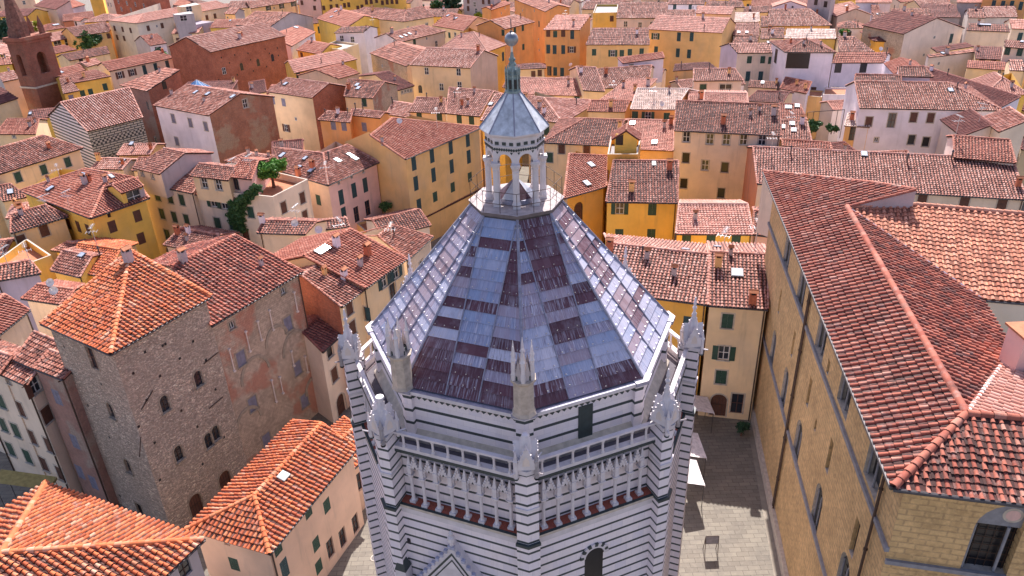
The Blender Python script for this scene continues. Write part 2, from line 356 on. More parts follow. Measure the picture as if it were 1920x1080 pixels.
def win_me(w,h,kind):
    k=('w',w,h,kind)
    if k not in WIN:
        mb=MB(); fr={'w':WHITEW,'o':WHITEW,'b':WOOD,'d':IRON,'a':IRON,'x':WOOD}.get(kind,WOOD); y=.0
        if kind=='D':
            pts=arch_pts(w,h); mb.face([(a,0,b) for a,b in pts],WOOD); 
            for i in range(-2,3): mb.bx(i*w/5-.012,i*w/5+.012,-.02,0,-h/2,h/2-w*.3,DARK)
            mb.bx(-w*.42,w*.42,-.03,0,-.05,.03,IRON)
        elif kind=='a':
            pts=arch_pts(w,h); mb.face([(a,.0,b) for a,b in pts],GLASS)
            mb.bx(-.03,.03,-.04,0,-h/2,h/2-.05,fr); 
            for z in (-h/6,h/6): mb.bx(-w/2+.03,w/2-.03,-.041,-.001,z-.02,z+.02,fr)
        else:
            mb.face([(-w/2,0,-h/2),(w/2,0,-h/2),(w/2,0,h/2),(-w/2,0,h/2)],DARK if kind=='d' else GLASS)
            if kind!='d': quadbars(mb,-w/2+.03,w/2-.03,-h/2+.03,h/2-.03,-.002,.07,fr,2,2 if h>1.2 else 1)
            else: quadbars(mb,-w/2+.02,w/2-.02,-h/2+.02,h/2-.02,-.002,.05,fr,1,1)
        me=bpy.data.meshes.new('window'); me.from_pydata(mb.v,[],mb.f)
        for m in mb.mats: me.materials.append(m)
        me.polygons.foreach_set('material_index',mb.m); WIN[k]=me
    return WIN[k]
def sill_me(w,m):
    k=('s',w,m.name)
    if k not in WIN:
        mb=MB(); mb.bx(-w/2-.12,w/2+.12,-.14,.0,-.1,0,m)
        me=bpy.data.meshes.new('sill'); me.from_pydata(mb.v,[],mb.f); me.materials.append(m); WIN[k]=me
    return WIN[k]
def surr_me(w,h,m,arch=False):
    k=('f',w,h,m.name,arch)
    if k not in WIN:
        mb=MB(); t=.13
        if arch:
            pts=arch_pts(w,h,8)[1:]+[(-w/2,-h/2)]
            for i in range(len(pts)-1):
                (a,b),(c,d)=pts[i],pts[i+1]; o=lambda a,b:(a*(1+2*t/w),b if b<h/2-w/2 else h/2-w/2+(b-h/2+w/2)*(1+2*t/w))
                A,B=o(a,b),o(c,d); mb.face([(a,-.03,b),(c,-.03,d),(B[0],-.03,B[1]),(A[0],-.03,A[1])],m); mb.face([(A[0],-.03,A[1]),(B[0],-.03,B[1]),(B[0],.01,B[1]),(A[0],.01,A[1])],m)
        else:
            mb.bx(-w/2-t,-w/2,-.03,.01,-h/2,h/2+t,m); mb.bx(w/2,w/2+t,-.03,.01,-h/2,h/2+t,m); mb.bx(-w/2,w/2,-.03,.01,h/2,h/2+t,m)
        me=bpy.data.meshes.new('window_surround'); me.from_pydata(mb.v,[],mb.f); me.materials.append(m); WIN[k]=me
    return WIN[k]
def place(name,me,M,parent):
    o=bpy.data.objects.new(name,me); COL.objects.link(o); return setp(o,parent,M)
SZ={'s':(.6,.7),'S':(.45,.5),'t':(.95,2.1),'a':(.9,1.7),'D':(1.5,2.6),'x':(1.1,2.3),'e':(1.9,1.6),'L':(4.4,3.0),'M':(1.7,2.8)}
def put_window(P,ex,nout,kind,w,h,root,hole,sur=None,lab=None):
    # local frame: x = ex, y = inwards, z up ; P on wall surface
    yin=-nout; M=Matrix(((ex.x,yin.x,0,P.x),(ex.y,yin.y,0,P.y),(0,0,1,P.z),(0,0,0,1)))
    ins=.16 if hole else -.012
    def off(x,y,z,rz=0):
        return M@Matrix.Translation((x,y,z))@Matrix.Rotation(rz,4,'Z')
    core={'g':'w','t':'w','v':'w','b':'b','o':'w','O':'w','s':'w','S':'d','w':'w','d':'d','a':'a','D':'D','x':'x','r':'w','k':'w','L':'d','M':'d'}.get(kind,'w')
    wo=place('door' if kind in 'Dx' else 'window',win_me(w,h,core),off(0,ins,0),root)
    sm={'g':GREEN,'G':TEAL,'t':TEAL,'b':WOOD,'o':GREEN,'O':TEAL,'v':GREY,'r':GREY,'k':WOOD}.get(kind)
    if kind in 'gGbtvr':
        for s in(-1,1): place('shutter',shutter_me(round(w/2-.01,3),h,sm),off(s*w/4,.03 if hole else -.045,0),wo)
    if kind in 'oOk':
        for s in(-1,1): place('shutter',shutter_me(round(w/2,3),h,sm),off(s*w*.78,-.06,0,s*.12),wo)
    if sur is not None:
        place('window_surround',surr_me(w,h,sur,core in 'aD'),off(0,0,0),wo)
        if kind not in 'Dx': place('sill',sill_me(w,sur),off(0,0,-h/2),wo)
    return wo
# ---------------------------------------------------------------- ground
def ground():
    m,nt,b=mat('stone_paving'); p=wpos(nt); bt=N_(nt,'ShaderNodeTexBrick'); nt.links.new(mapping(nt,p,(1,1,1)),bt.inputs['Vector'])
    bt.inputs['Color1'].default_value=(.25,.22,.17,1); bt.inputs['Color2'].default_value=(.185,.16,.125,1); bt.inputs['Mortar'].default_value=(.07,.06,.05,1)
    bt.inputs['Scale'].default_value=1; bt.inputs['Brick Width'].default_value=.95; bt.inputs['Row Height'].default_value=.45; bt.inputs['Mortar Size'].default_value=.015
    c=mixc(nt,mapr(nt,noise(nt,p,.5,5),.4,.7,0,.55),bt.outputs['Color'],(.14,.125,.105)); c=mixc(nt,mapr(nt,noise(nt,p,3,5,.7),.5,.7,0,.4),c,(.31,.27,.21))
    nt.links.new(c,b.inputs['Base Color']); b.inputs['Roughness'].default_value=.85; bump(nt,b,bt.outputs['Fac'],-.3,.02)
    mb=MB(); mb.face([(-3000,-800,0),(3000,-800,0),(3000,5000,0),(-3000,5000,0)],m); o=mb.build('ground'); o['kind']='structure'
    m2=plain('kerb_slabs',(.28,.24,.185),.85,0,.2,1.5)
    mb=MB(); a=at(1432,1080);
    A,B,C_,D_=at(1400,790),at(1412,786),at(1478,1130),at(1460,1130)
    mb.face([V((q.x,q.y,.008)) for q in (A,D_,C_,B)],m2); o=mb.build('pavement'); o['kind']='structure'
    # lighter flagged court in front of the baptistery
    m3=plain('pale_court',(.38,.32,.245),.85,0,.2,1.2); mb=MB(); pts=[(13.6,39),(14.6,30),(6,22),(-9,22),(-14,31),(-13.2,40)]
    mb.face([(x,y,.004) for x,y in pts][::-1],m3); o=mb.build('court'); o['kind']='structure'
ground()
# ---------------------------------------------------------------- houses
def inset(P,offs):
    n=len(P); out=[]; ar=sum(P[i].x*P[(i+1)%n].y-P[(i+1)%n].x*P[i].y for i in range(n)); sg=1 if ar>0 else -1
    L=[]
    for i in range(n):
        A,B=hz(P[i]),hz(P[(i+1)%n]); d=(B-A)
        if d.length<1e-4: d=V((1,0,0))
        d.normalize(); nn=V((-d.y,d.x,0))*sg; L.append((A+nn*offs[i],d))
    for i in range(n):
        (A,d),(B,e)=L[i-1],L[i]; c=d.x*e.y-d.y*e.x
        if abs(c)<1e-3: out.append(B.copy()); continue
        t=((B.x-A.x)*e.y-(B.y-A.y)*e.x)/c; out.append(A+d*t)
    return out,sg
SUR={'c':STONE,'C':STONE,'w':STONE}
def parse(s):
    r=[]
    for t in (s or '').split():
        a,b=t.split(','); k='g'
        if b[-1].isalpha(): k=b[-1]; b=b[:-1]
        r.append((float(a),float(b),k))
    return r
def walls(root,foot,sg,tops,zbot,wm,smats,wins,sur,name='wall',parent=None,wk=1.):
    """foot: list of wall corner points; tops[i]: list of (fraction,z) along edge i"""
    n=len(foot); E=[]
    for i in range(n):
        A,B=foot[i],foot[(i+1)%n]; L=(B-A).length
        if L<.2: E.append(None); continue
        ex=(B-A).normalized(); no=V((ex.y,-ex.x,0))*sg; E.append([A,ex,L,no,tops[i],[],smats.get(i,wm)])
    for x,y,k in wins:
        best=None
        for e in E:
            if not e: continue
            A,ex,L,no,tp,hl,mm=e
            if no.dot(A-CAM)>=0: continue
            p=hit(x,y,A,no); u=(p-A).dot(ex); t=(p-CAM).length
            if -.6<u<L+.6 and (p-CAM).dot(FW)>0 and p.z<max(z for _,z in tp)+.5 and (best is None or t<best[0]): best=(t,e,u,p)
        if not best: continue
        t,e,u,p=best; w_,h_=SZ.get(k,(1.0,1.5)); w_*=wk; h_*=wk; zt=max(z for _,z in e[4])
        w_=min(w_,e[2]*.8); u=min(max(u,w_/2+.1),e[2]-w_/2-.1); z=min(p.z,zt-h_/2-.12)
        e[5].append((u,z,round(w_,2),round(h_,2),k,t))
    mb=MB()
    for e in E:
        if not e: continue
        A,ex,L,no,tp,hl,mm=e; m=MATS[mm]
        out=[(0,zbot),(L,zbot)]+[(L*f,z) for f,z in reversed(tp)]
        holes=[]; good=[]
        for (u,z,w_,h_,k,t) in hl:
            if any(abs(u-g[0])<(w_+g[2])/2+.1 and abs(z-g[1])<(h_+g[3])/2+.1 for g in good): continue
            good.append((u,z,w_,h_,k,t))
        rect=[]
        for (u,z,w_,h_,k,t) in good:
            if t<150:
                pts=[(u+a,z+b) for a,b in (arch_pts(w_,h_) if k in 'aD' else [(-w_/2,-h_/2),(w_/2,-h_/2),(w_/2,h_/2),(-w_/2,h_/2)])]
                rect.append(pts)
        def P3(u,z): return A+ex*u+V((0,0,z))
        flip=sg<0
        if rect:
            loops=[[V((a,b,0)) for a,b in out]]+[[V((a,b,0)) for a,b in r[::-1]] for r in rect]
            fl=[q for l in loops for q in l]
            for t3 in tessellate_polygon(loops):
                q=[fl[i] for i in t3]; cz=(q[1]-q[0]).cross(q[2]-q[0]).z
                if abs(cz)<1e-7: continue
                if (cz<0)!=flip: q=q[::-1]
                mb.face([P3(a.x,a.y) for a in q],m,[(a.x,a.y) for a in q])
            for r in rect:
                for i in range(len(r)):
                    a,b=r[i],r[(i+1)%len(r)]; q=[P3(*a),P3(*b),P3(*b)-no*.22,P3(*a)-no*.22]
                    mb.face(q,m,[(a[0],a[1]),(b[0],b[1]),(b[0]+.2,b[1]+.2),(a[0]+.2,a[1]+.2)])
        else:
            q=[P3(a,b) for a,b in out]; uv=list(out)
            if flip: q=q[::-1];uv=uv[::-1]
            mb.face(q,m,uv)
        for (u,z,w_,h_,k,t) in good:
            put_window(P3(u,z),ex if ex.cross(V((0,0,1))).dot(no)>0 else -ex,no,k,w_,h_,root,t<150,sur)
    return mb.build(name,parent or root)
NH=0
def house(label,z,Q,rid,ends='gg',shed=False,col='y',rt='tA',win='',sc_=None,sur='d',ov=.4,zb=0.,par=None,wk=1.,tone=.5,cat='house',gut=True,mess=1.,pname='dormer',hole=None,group='houses of the old town',nm='town_house',parts='',sp=.34,zw=None,hz_=None):
    """Q: a,b,b2,a2 eave corners (3D, at z); rid: ra,rb (3D)"""
    a,b,b2,a2=Q; ra,rb=rid; cen=(a+b+b2+a2)/4
    if par is None:
        root=empty(nm,(cen.x,cen.y,0),label,cat,group)
    else: root=par
    if shed: polys=[[a,b,rb,ra]]
    else:
        polys=[[a,b,rb,ra],[b2,a2,ra,rb]]
        if ends[0]=='h': polys.append([a2,a,ra])
        if ends[1]=='h': polys.append([b,b2,rb])
    P=[a,b,b2,a2]; so_=[ov,.12 if ends[1]=='g' else ov,(.05 if shed else ov),.12 if ends[0]=='g' else ov]
    short=min((a-b).length,(hz(b)-hz(b2)).length)
    if short<2.5: so_=[x*.4 for x in so_]
    foot,sg=inset(P,so_)
    s=(ra.z-z)/max(.3,((hz(ra)-hz(a)).cross((b-a).normalized())).length)
    zt=z+s*so_[0]-.10
    if shed: tops=[[(0,zt),(1,zt)],[(0,zt),(1,ra.z-.12)],[(0,ra.z-.12),(1,ra.z-.12)],[(0,ra.z-.12),(1,zt)]]
    else:
        t1=[(0,zt),(1,zt)]; g=[(0,zt),(.5,ra.z-.1),(1,zt)]
        tops=[t1,g if ends[1]=='g' else t1,t1,g if ends[0]=='g' else t1]
    sm={}
    if sc_: 
        for i,k in enumerate(sc_): 
            if k!='.': sm[i]=MAP.get(k,k)
    dist=(cen-CAM).length
    sr_={'d':(STONE if col in('c','C','w','p','y') else None),'n':None,'s':STONE,'w':WHITEW,'g':GREY,'t':STW}[sur]
    if dist>170: sr_=None
    cm=MAP.get(col,col)
    if par is not None:
        wl=walls(root,foot,sg,tops,zb,cm,sm,[],None,pname)
        own=wl
        if win:
            # windows as sub-parts of the dormer
            bpy.data.objects.remove(wl); own=None
            tmp=walls_(root,foot,sg,tops,zb,cm,sm,parse(win),sr_,pname,wk); own=tmp
    else:
        own=walls(root,foot,sg,tops,zb,cm,sm,parse(win),sr_,wk=wk)
    tb=TB(); k=lod(cen); tone+=random.uniform(-.14,.12)
    for p in polys:
        if (p[0]-p[1]).length>.3: tiles(tb,p,tone=tone,mess=mess,sp=sp,hole=hole,**k)
    if dist<170:
        if not shed and (ra-rb).length>.4: ridge(tb,ra,rb,tone=tone+.2)
        if shed: ridge(tb,ra,rb,r=.12,tone=tone+.2)
        for i,(p,q) in enumerate(((a,ra),(a2,ra),(b,rb),(b2,rb))):
            if shed and i in(1,3): continue
            e=ends[0 if i<2 else 1]
            ridge(tb,p,q,r=.15 if e=='h' else .10,tone=tone+.15)
    ro=tb.build('roof',MATS[rt],own if par is not None else root)
    for p in polys: reg_roof([q+V((0,0,.03)) for q in p],ro,root)
    if gut and dist<120 and (a-b).length>2 and par is None:
        mb=MB(); n=(hz(a)-hz(ra)); n=n-(b-a).normalized()*n.dot((b-a).normalized()); n.normalize()
        mb.tube(a+n*.06-V((0,0,.05)),b+n*.06-V((0,0,.05)),.07,METAL,6)
        mb.build('gutter',root)
        fb=foot[1]+n*.08; fa=foot[0]+n*.08
        e=(b-a).normalized(); pp=(fb-e*.15) if random.random()<.6 else (fa+e*.15)
        if n.dot(pp-CAM)<0:
            mb=MB(); mb.tube(pp+V((0,0,zt-.1)),pp+V((0,0,zb)),.06,PIPE,6); mb.tube(pp+V((0,0,zt-.1)),pp+n*ov*.9+V((0,0,z-.1)),.055,PIPE,6); mb.build('downpipe',root)
    root_info[root.name]=(ro,polys)
    return root
root_info={}
MAP={'Y':'Y','Z':'Y2','y':'y','O':'O','o':'o','c':'c','C':'C','w':'w','p':'p','P':'P','g':'g','t':'t','l':'l','k':'k','q':'q','r':'r','b':'B','B':'BR','s':'SB','S':'S','m':'BP','n':'pink','e':'PS'}
def walls_(root,foot,sg,tops,zb,cm,sm,wins,sr_,pname,wk):
    # create the dormer wall first, then re-parent its windows to it
    before=set(o.name for o in root.children)
    wl=walls(root,foot,sg,tops,zb,cm,sm,wins,sr_,pname,wk=wk)
    for o in list(root.children):
        if o.parent==root and o.name not in before and o!=wl:
            M=WM[o.name]; setp(o,wl,M)
            for c in list(o.children): bpy.data.objects.remove(c)      # sub-parts only
    return wl
def H(label,z,px,s=.33,e='gg',col='y',rt='tA',win='',S=False,maxt=9.,bk=1.,**k):
    A,B=at(*px[0],z),at(*px[1],z); ex=(B-A).normalized(); n=V((-ex.y,ex.x,0)); L=(B-A).length
    m0=at((px[2][0]+px[3][0])/2,(px[2][1]+px[3][1])/2,z)
    if (m0-A).dot(n)<0: n=-n
    N=V((-s*n.x,-s*n.y,1.))
    R=[]
    for q in (px[3],px[2]):
        p=hit(q[0],q[1],A,N); R.append(((p-A).dot(ex),(p-A).dot(n)))
    ts=[max(.8,min(maxt,r[1])) for r in R]; t=sum(ts)/2
    ua,ub=R[0][0],R[1][0]-L
    cl=lambda x,m:max(-m,min(m,x))
    if e[0]=='g': ua=cl(ua,.45*t)
    else: ua=max(.35*t,min(ua,L*.5))
    if e[1]=='g': ub=cl(ub,.45*t)
    else: ub=min(-.35*t,max(ub,-L*.5))
    zr=z+s*t; ra=A+ex*ua+n*t+V((0,0,zr-z)); rb=B+ex*ub+n*t+V((0,0,zr-z))
    if S: a2,b2=V((ra.x,ra.y,zr)),V((rb.x,rb.y,zr))
    else:
        a2=A+ex*(2*ua if e[0]=='g' else 0)+n*2*t; b2=B+ex*(2*ub if e[1]=='g' else 0)+n*2*t
    return house(label,z,(A,B,b2,a2),(ra,rb),e,S,col,rt,win,**k)
def GF(label,z,l,ap,r,d,**k):
    L,R=at(*l,z),at(*r,z); ex=(R-L).normalized(); n=V((-ex.y,ex.x,0)); n=-n if n.y<0 else n
    p=hit(ap[0],ap[1],L,n); za=max(z+.5,min(p.z,z+3.5)); M=(L+R)/2
    return house(label,z,(R,R+n*d,L+n*d,L),(V((M.x,M.y,za)),V((M.x,M.y,za))+n*d),'gg',False,**k)
def HP(label,z,slopes,foot,col='y',rt='tA',win='',S=(.33,),gab=(),ov=.4,cat='house',nm='town_house',group='houses of the old town',sc_=None,mess=1.,tone=.5,sp=.34,sur='d',wk=1.,zb=0.,gutn=1,hipr=.15,ztop=None):
    known={}
    def kp(q): return q if isinstance(q,V) else known.get(q)
    polys=[]
    for i,pl in enumerate(slopes):
        A,B=[(q if isinstance(q,V) else at(*q,z)) for q in pl[:2]]
        ex=(B-A).normalized(); n=V((-ex.y,ex.x,0)); m0=pl[2]; c=m0 if isinstance(m0,V) else (known[m0] if m0 in known else at(*m0,z))
        if (hz(c)-hz(A)).dot(n)<0: n=-n
        s=S[min(i,len(S)-1)]
        if s is None:
            q=known[pl[2]]; s=(q.z-z)/(hz(q)-hz(A)).dot(n)
        N=V((-s*n.x,-s*n.y,1.)); out=[]
        for j,q in enumerate(pl):
            if isinstance(q,V): out.append(q); continue
            if q not in known: known[q]=at(*q,z) if j<2 else hit(q[0],q[1],A,N)
            out.append(known[q])
        polys.append(out)
    ft=[(q if isinstance(q,V) else at(*q,z)) for q in foot]; cen=sum(ft,V((0,0,0)))/len(ft)
    root=empty(nm,(cen.x,cen.y,0),label,cat,group)
    fo,sg=inset(ft,[ov]*len(ft)); zt=(z+.33*ov-.1) if ztop is None else ztop
    tops=[[(0,zt),(1,zt)] for _ in fo]
    for i,f in gab: tops[i]=f if f[0][0]==0 else [(0,zt)]+[(u,zz) for u,zz in f]+[(1,zt)]
    sm={}
    if sc_:
        for i,k in enumerate(sc_):
            if k!='.': sm[i]=MAP.get(k,k)
    sr_={'d':(STONE if col in('c','C','w','p','y') else None),'n':None,'s':STONE,'w':WHITEW,'t':STW}[sur]
    walls(root,fo,sg,tops,zb,MAP.get(col,col),sm,parse(win),sr_,wk=wk)
    tb=TB(); k=lod(cen); seen=set()
    for p in polys:
        tiles(tb,p,tone=tone,mess=mess,sp=sp,**k)
    for p in polys:
        for i in range(1,len(p)):
            a,b=p[i],p[(i+1)%len(p)]; key=tuple(sorted(((round(a.x,1),round(a.y,1)),(round(b.x,1),round(b.y,1)))))
            if key in seen: continue
            seen.add(key); ridge(tb,a if a.z<b.z else b,b if a.z<b.z else a,r=hipr,tone=tone+.2)
    ro=tb.build('roof',MATS[rt],root)
    for p in polys: reg_roof([q+V((0,0,.03)) for q in p],ro,root)
    mb=MB()
    for p in polys[:gutn]:
        A,B=p[0],p[1]; n=hz(A)-hz(p[2]); e=(B-A).normalized(); n=(n-e*n.dot(e)).normalized(); mb.tube(A+n*.06-V((0,0,.05)),B+n*.06-V((0,0,.05)),.07,METAL,6)
    if gutn: mb.build('gutter',root)
    root_info[root.name]=(ro,polys)
    return root,polys,known
def FT(label,z,px,col='c',par=.9,win='',floor=None,sc_=None,nm='town_house',group='houses of the old town',cat='house',sur='d',th=.2):
    """flat roofed block with a parapet; px corners at parapet top height z"""
    P=[at(*q,z) for q in px]; 
    if len(P)==3: P.append(P[0]+P[2]-P[1])
    cen=sum(P,V((0,0,0)))/len(P); root=empty(nm,(cen.x,cen.y,0),label,cat,group)
    fo,sg=inset(P,[0.]*len(P)); tops=[[(0,z),(1,z)]]*len(P)
    sm={}
    if sc_:
        for i,k in enumerate(sc_):
            if k!='.': sm[i]=MAP.get(k,k)
    walls(root,fo,sg,tops,0,MAP.get(col,col),sm,parse(win),STONE if sur=='s' else None)
    inn,_=inset(P,[th]*len(P)); mb=MB(); fm=floor or TERRA
    cm=MATS[MAP.get(col,col)]
    for i in range(len(fo)):
        j=(i+1)%len(fo); zz=V((0,0,z)); zf=V((0,0,z-par))
        mb.face([fo[i]+zz,fo[j]+zz,inn[j]+zz,inn[i]+zz],STONE); mb.face([inn[j]+zz,inn[i]+zz,inn[i]+zf,inn[j]+zf],cm)
    q=[p+V((0,0,z-par)) for p in inn]; q=q if sg>0 else q[::-1]
    mb.face(q,fm); mb.build('terrace_floor',root)
    return root
def arrange_chimney(x,y,kind='b',s=1.):
    r=roof_at(x,y)
    if not r: return
    t,p,nn,e,v,ob,root=r; mb=MB(); ez=hz(e).normalized(); ey=V((-ez.y,ez.x,0)); Z=V((0,0,1))
    if kind=='p':     # thin metal pipe
        mb.tube(p-Z*.2,p+Z*1.0*s,.09,METAL,8); mb.tube(p+Z*1.0*s,p+Z*1.25*s,.17,METAL,8,r2=.05); nm='flue_pipe'
    else:
        m={'b':MATS['B'],'y':MATS['o'],'w':MATS['w'],'g':MATS['g']}[kind]; a=.32*s;b=.26*s;h=1.0*s
        mb.box(p+Z*(h/2-.25),ez*a,ey*b,Z*(h/2+.25),m); 
        for i in(-1,1):
            for j in(-1,1): mb.box(p+Z*(h+.13)+ez*i*a*.8+ey*j*b*.8,ez*.05,ey*.05,Z*.14,m)
        mb.box(p+Z*(h+.1),ez*a*.6,ey*b*.6,Z*.1,DARK)
        for i in(-1,1): mb.box(p+Z*(h+.34)+ey*i*b*.55,ez*(a+.1),ey*b*.68+Z*-.12*i,Z*.025+ey*.01*i,TERRA)
        nm='chimney'
    mb.build(nm,ob)
def skylight(x,y,w=.8,l=1.1,m=None):
    r=roof_at(x,y)
    if not r: return
    t,p,nn,e,v,ob,root=r; mb=MB(); mb.box(p+nn*.12,e*w/2,v*l/2,nn*.09,METAL); mb.box(p+nn*.225,e*(w/2-.07),v*(l/2-.07),nn*.012,m or SKYG); mb.build('skylight',ob)
NA=0
def antenna(x,y,h=2.2,label=''):
    r=roof_at(x,y)
    if not r: return
    p=r[1]; mb=MB(); Z=V((0,0,1)); a=random.random()*1.2-.6+1.57; d=V((math.cos(a),math.sin(a),0)); q=V((-d.y,d.x,0))
    mb.tube(p-Z*.1,p+Z*h,.035,PALEM,6)
    def yagi(z,L,n,wd,dd,qq):
        mb.tube(p+Z*z-dd*L*.4,p+Z*z+dd*L*.6,.025,PALEM,5)
        for i in range(n): 
            c=p+Z*z+dd*(L*(-.38+.95*i/(n-1))); mb.tube(c-qq*wd/2,c+qq*wd/2,.018,PALEM,4)
    yagi(h-.1,1.5,7,.45,d,q); yagi(h-.7,1.2,4,.9,q,d)
    o=mb.build('tv_antenna'); tag(o,label,'antenna','television antennas on the roofs'); return o
def dish(x,y,h=1.0,label='',r_=.42):
    r=roof_at(x,y)
    if not r: return
    p=r[1]; Z=V((0,0,1)); root=empty('satellite_dish',p,label,'satellite dish','satellite dishes on the roofs')
    mb=MB(); mb.tube(p-Z*.1,p+Z*h,.035,PALEM,6); mb.build('mast',root)
    mb=MB(); c=p+Z*h; ax=V((random.uniform(-.5,.5),-1 if random.random()<.7 else 1,.6)).normalized(); a=ax.orthogonal().normalized(); b=ax.cross(a); n=14
    rings=[]
    for k in range(4):
        rr=r_*k/3; rings.append([c+ax*(rr*rr*.5)+a*rr*math.cos(2*math.pi*i/n)+b*rr*math.sin(2*math.pi*i/n) for i in range(n)])
    for k in range(3):
        for i in range(n):
            j=(i+1)%n; 
            mb.face([rings[k][i],rings[k][j],rings[k+1][j],rings[k+1][i]] if k else [c,rings[1][i],rings[1][j]],WHITEW)
    mb.tube(c+ax*.05-b*r_*.9,c+ax*.5,.015,PALEM,4); mb.build('dish',root)
# ---------------------------------------------------------------- the town (pixels of the 1920x1080 photograph -> world)
h=H
# --- left middle distance
r23,_,_=HP('bright yellow corner house with a big red hipped roof and brown shutters',13,[[(170,410),(280,372),(250,333),(205,325)],[(38,358),(170,410),(205,325),(160,317)]],[(38,358),(170,410),(280,372),(215,322),(110,315)],'Y','tR','211,425b 258,405b 265,447b 218,468b 165,431b 147,425b 129,420b 205,404S 249,388S',gutn=2)
h('yellow rooftop room with a brown window on the bright yellow corner house',14.7,[(228,363),(269,349),(253,334),(209,347)],col='Y',rt='tR',win='252,369e',nm='rooftop_room',cat='rooftop room',zw=1,gut=False,group='rooftop rooms',zb=12)
h('pale yellow house with quoins left of the bright yellow corner house',12,[(20,438),(129,406),(100,397),(8,390)],.3,'gh','y','tA','83,432b 40,452b')
h('small old roof with dark tiles at the left edge above the pink ridge',9.5,[(5,378),(50,370),(20,344),(-15,352)],rt='tA',col='y')
h('cream house with green closed shutters at the left edge below the striped church',12,[(-40,339),(156,278),(110,268),(-5,256)],.33,'gh','y','tA','34,332 82,318 127,304')
h('cream four storey house with rows of dark green shutters beside the yellow corner house',13,[(252,341),(361,363),(375,312),(275,297)],.3,'gg','c','tA','295,366 319,371 341,375 304,401 327,407 350,412 314,440 336,446 360,451 322,478D')
h('top storey block with two small windows on the cream shuttered house',15.4,[(248,315),(298,327),(345,288),(309,278)],.3,'gg','c','tA','267,325s 286,331s',sc_='cgcg',nm='rooftop_room',cat='rooftop room',group='rooftop rooms',gut=False,zb=12)
h('cream house with the ivy on its wall and white open windows',12.6,[(362,364),(450,374),(462,330),(375,322)],.3,'gg','c','tR','400,378o 420,382o 408,418 436,421')
h('pale yellow attic block with two white windows beside the leafy terrace',15.3,[(356,330),(427,339),(441,316),(374,307)],.3,'gg','y','tA','382,340w 409,344w',nm='rooftop_room',cat='rooftop room',group='rooftop rooms',gut=False,zb=12)
h('pink attic block with an arched window next to the leafy terrace',15.4,[(428,332),(471,337),(483,303),(453,297)],.3,'gg','p','tR','442,343a',nm='rooftop_room',cat='rooftop room',group='rooftop rooms',gut=False,zb=12)
rT=FT('cream house carrying the roof terrace with the bright green tree',13.4,[(436,361),(511,369),(577,336),(500,318)],'c',.9,'532,389b 567,371b 572,405b 470,398g 461,440b 500,432b',TERRA,sur='s')
HP('orange and pink house with a hipped old roof and tall dark shutters',12.3,[[(615,348),(712,304),(652,272),(606,288)],[(530,322),(615,348),(606,288),(512,277)]],[(530,322),(615,348),(712,304),(630,262)],'k','tA','664,357t 685,347t 640,370t 636,342s 660,331s 682,321s 669,402x 690,390x 645,402t 597,375g',sc_='.p..',gutn=2)
HP('large ochre wedge house with twelve shuttered windows beyond the lead dome',14,[[(760,299),(905,239),(735,222),(694,254)]],[(760,299),(905,239),(770,215),(640,267)],'o','tR','776,306t 810,292t 845,275t 877,261t 780,344t 813,328t 847,312t 879,294t 786,386t 816,369g 849,351g 881,332g 790,430x 845,420x 880,395x',gab=[(3,[(.45,16.5)])],S=(.34,))
h('long low red tiled lean-to roof along the lane by the ochre wedge house',4.2,[(735,440),(905,354),(893,346),(768,405)],.3,'gg','o','tD','',S=True,nm='lean_to',cat='lean-to',group=None,maxt=3,gut=False)
h('old house with brick side wall, nearest the lane behind the brick block',12,[(640,576),(686,541),(606,488),(567,518)],.33,'gg','y','tA','655,577b 661,615b 692,548O',sc_='...b',maxt=7,bk=.5)
h('yellow house on the lane with open dark shutters and a skylight dormer',12.3,[(686,541),(763,486),(655,428),(572,482)],.33,'gg','y','tR','697,590O 720,525O 742,507O 737,550x 700,622x',maxt=9)
h('cream house with dark low red roof and an orange lit window by the lane',8.6,[(605,661),(650,618),(622,590),(577,588)],.33,'gg','c','tD','627,702b 618,655d 640,760D',maxt=7)
h('small cream house with an old roof at the lane corner beside the lead dome',10,[(765,488),(812,444),(757,431),(688,432)],.3,'gg','c','tA','790,500w',maxt=7)
h('low cream house with a wall mounted air unit under the terrace house',12,[(482,437),(572,440),(592,420),(497,410)],.28,'gg','c','tA','',maxt=6)
h('old tiled roof behind the yellow dormer house near the aerials',11,[(600,432),(655,425),(650,412),(580,415)],.28,'gg','c','tA','',maxt=6)
# --- left lower
h('cream house with stepped old roof, left of the pink brick strip',13,[(27,675),(89,702),(140,668),(62,608)],.33,'gg','c','tA','',S=True,maxt=10,sc_='n...')
h('cream town house with many brown shutters at the left edge below the old roofs',12.3,[(0,701),(50,723),(75,690),(27,673)],.33,'gg','c','tA','15,712s 52,727k 35,765b 77,787b 60,819b 102,840b 40,773b 83,870b 123,893b 63,700s',S=True,maxt=5)
h('narrow white house with green shutters at the very left edge',12.6,[(-75,676),(-2,703),(20,672),(-50,640)],.33,'gg','c','tA','6,796g 30,807g 20,842g 52,856g -10,830g 2,752g',maxt=6)
h('pink brick strip house with blue grey shutters between cream house and stone tower',13.6,[(62,690),(118,712),(150,680),(95,655)],.2,'gg','n','tA','107,745v 140,828v 150,885v 175,905v',S=True,maxt=4)
h('house with a red roof and cream wall at the left edge, above the dark gutter',13.2,[(-30,652),(56,582),(12,553),(-60,600)],.33,'gg','c','tR','',maxt=7)
h('small house with lilac wall at the left edge beside two satellite dishes',12,[(-10,528),(77,513),(42,497),(-20,497)],.3,'gg','l','tA','',maxt=6)
h('red roofed low house beside the pyramid roof of the stone tower',12,[(40,560),(125,573),(118,540),(70,535)],.25,'gg','c','tR','',maxt=6)
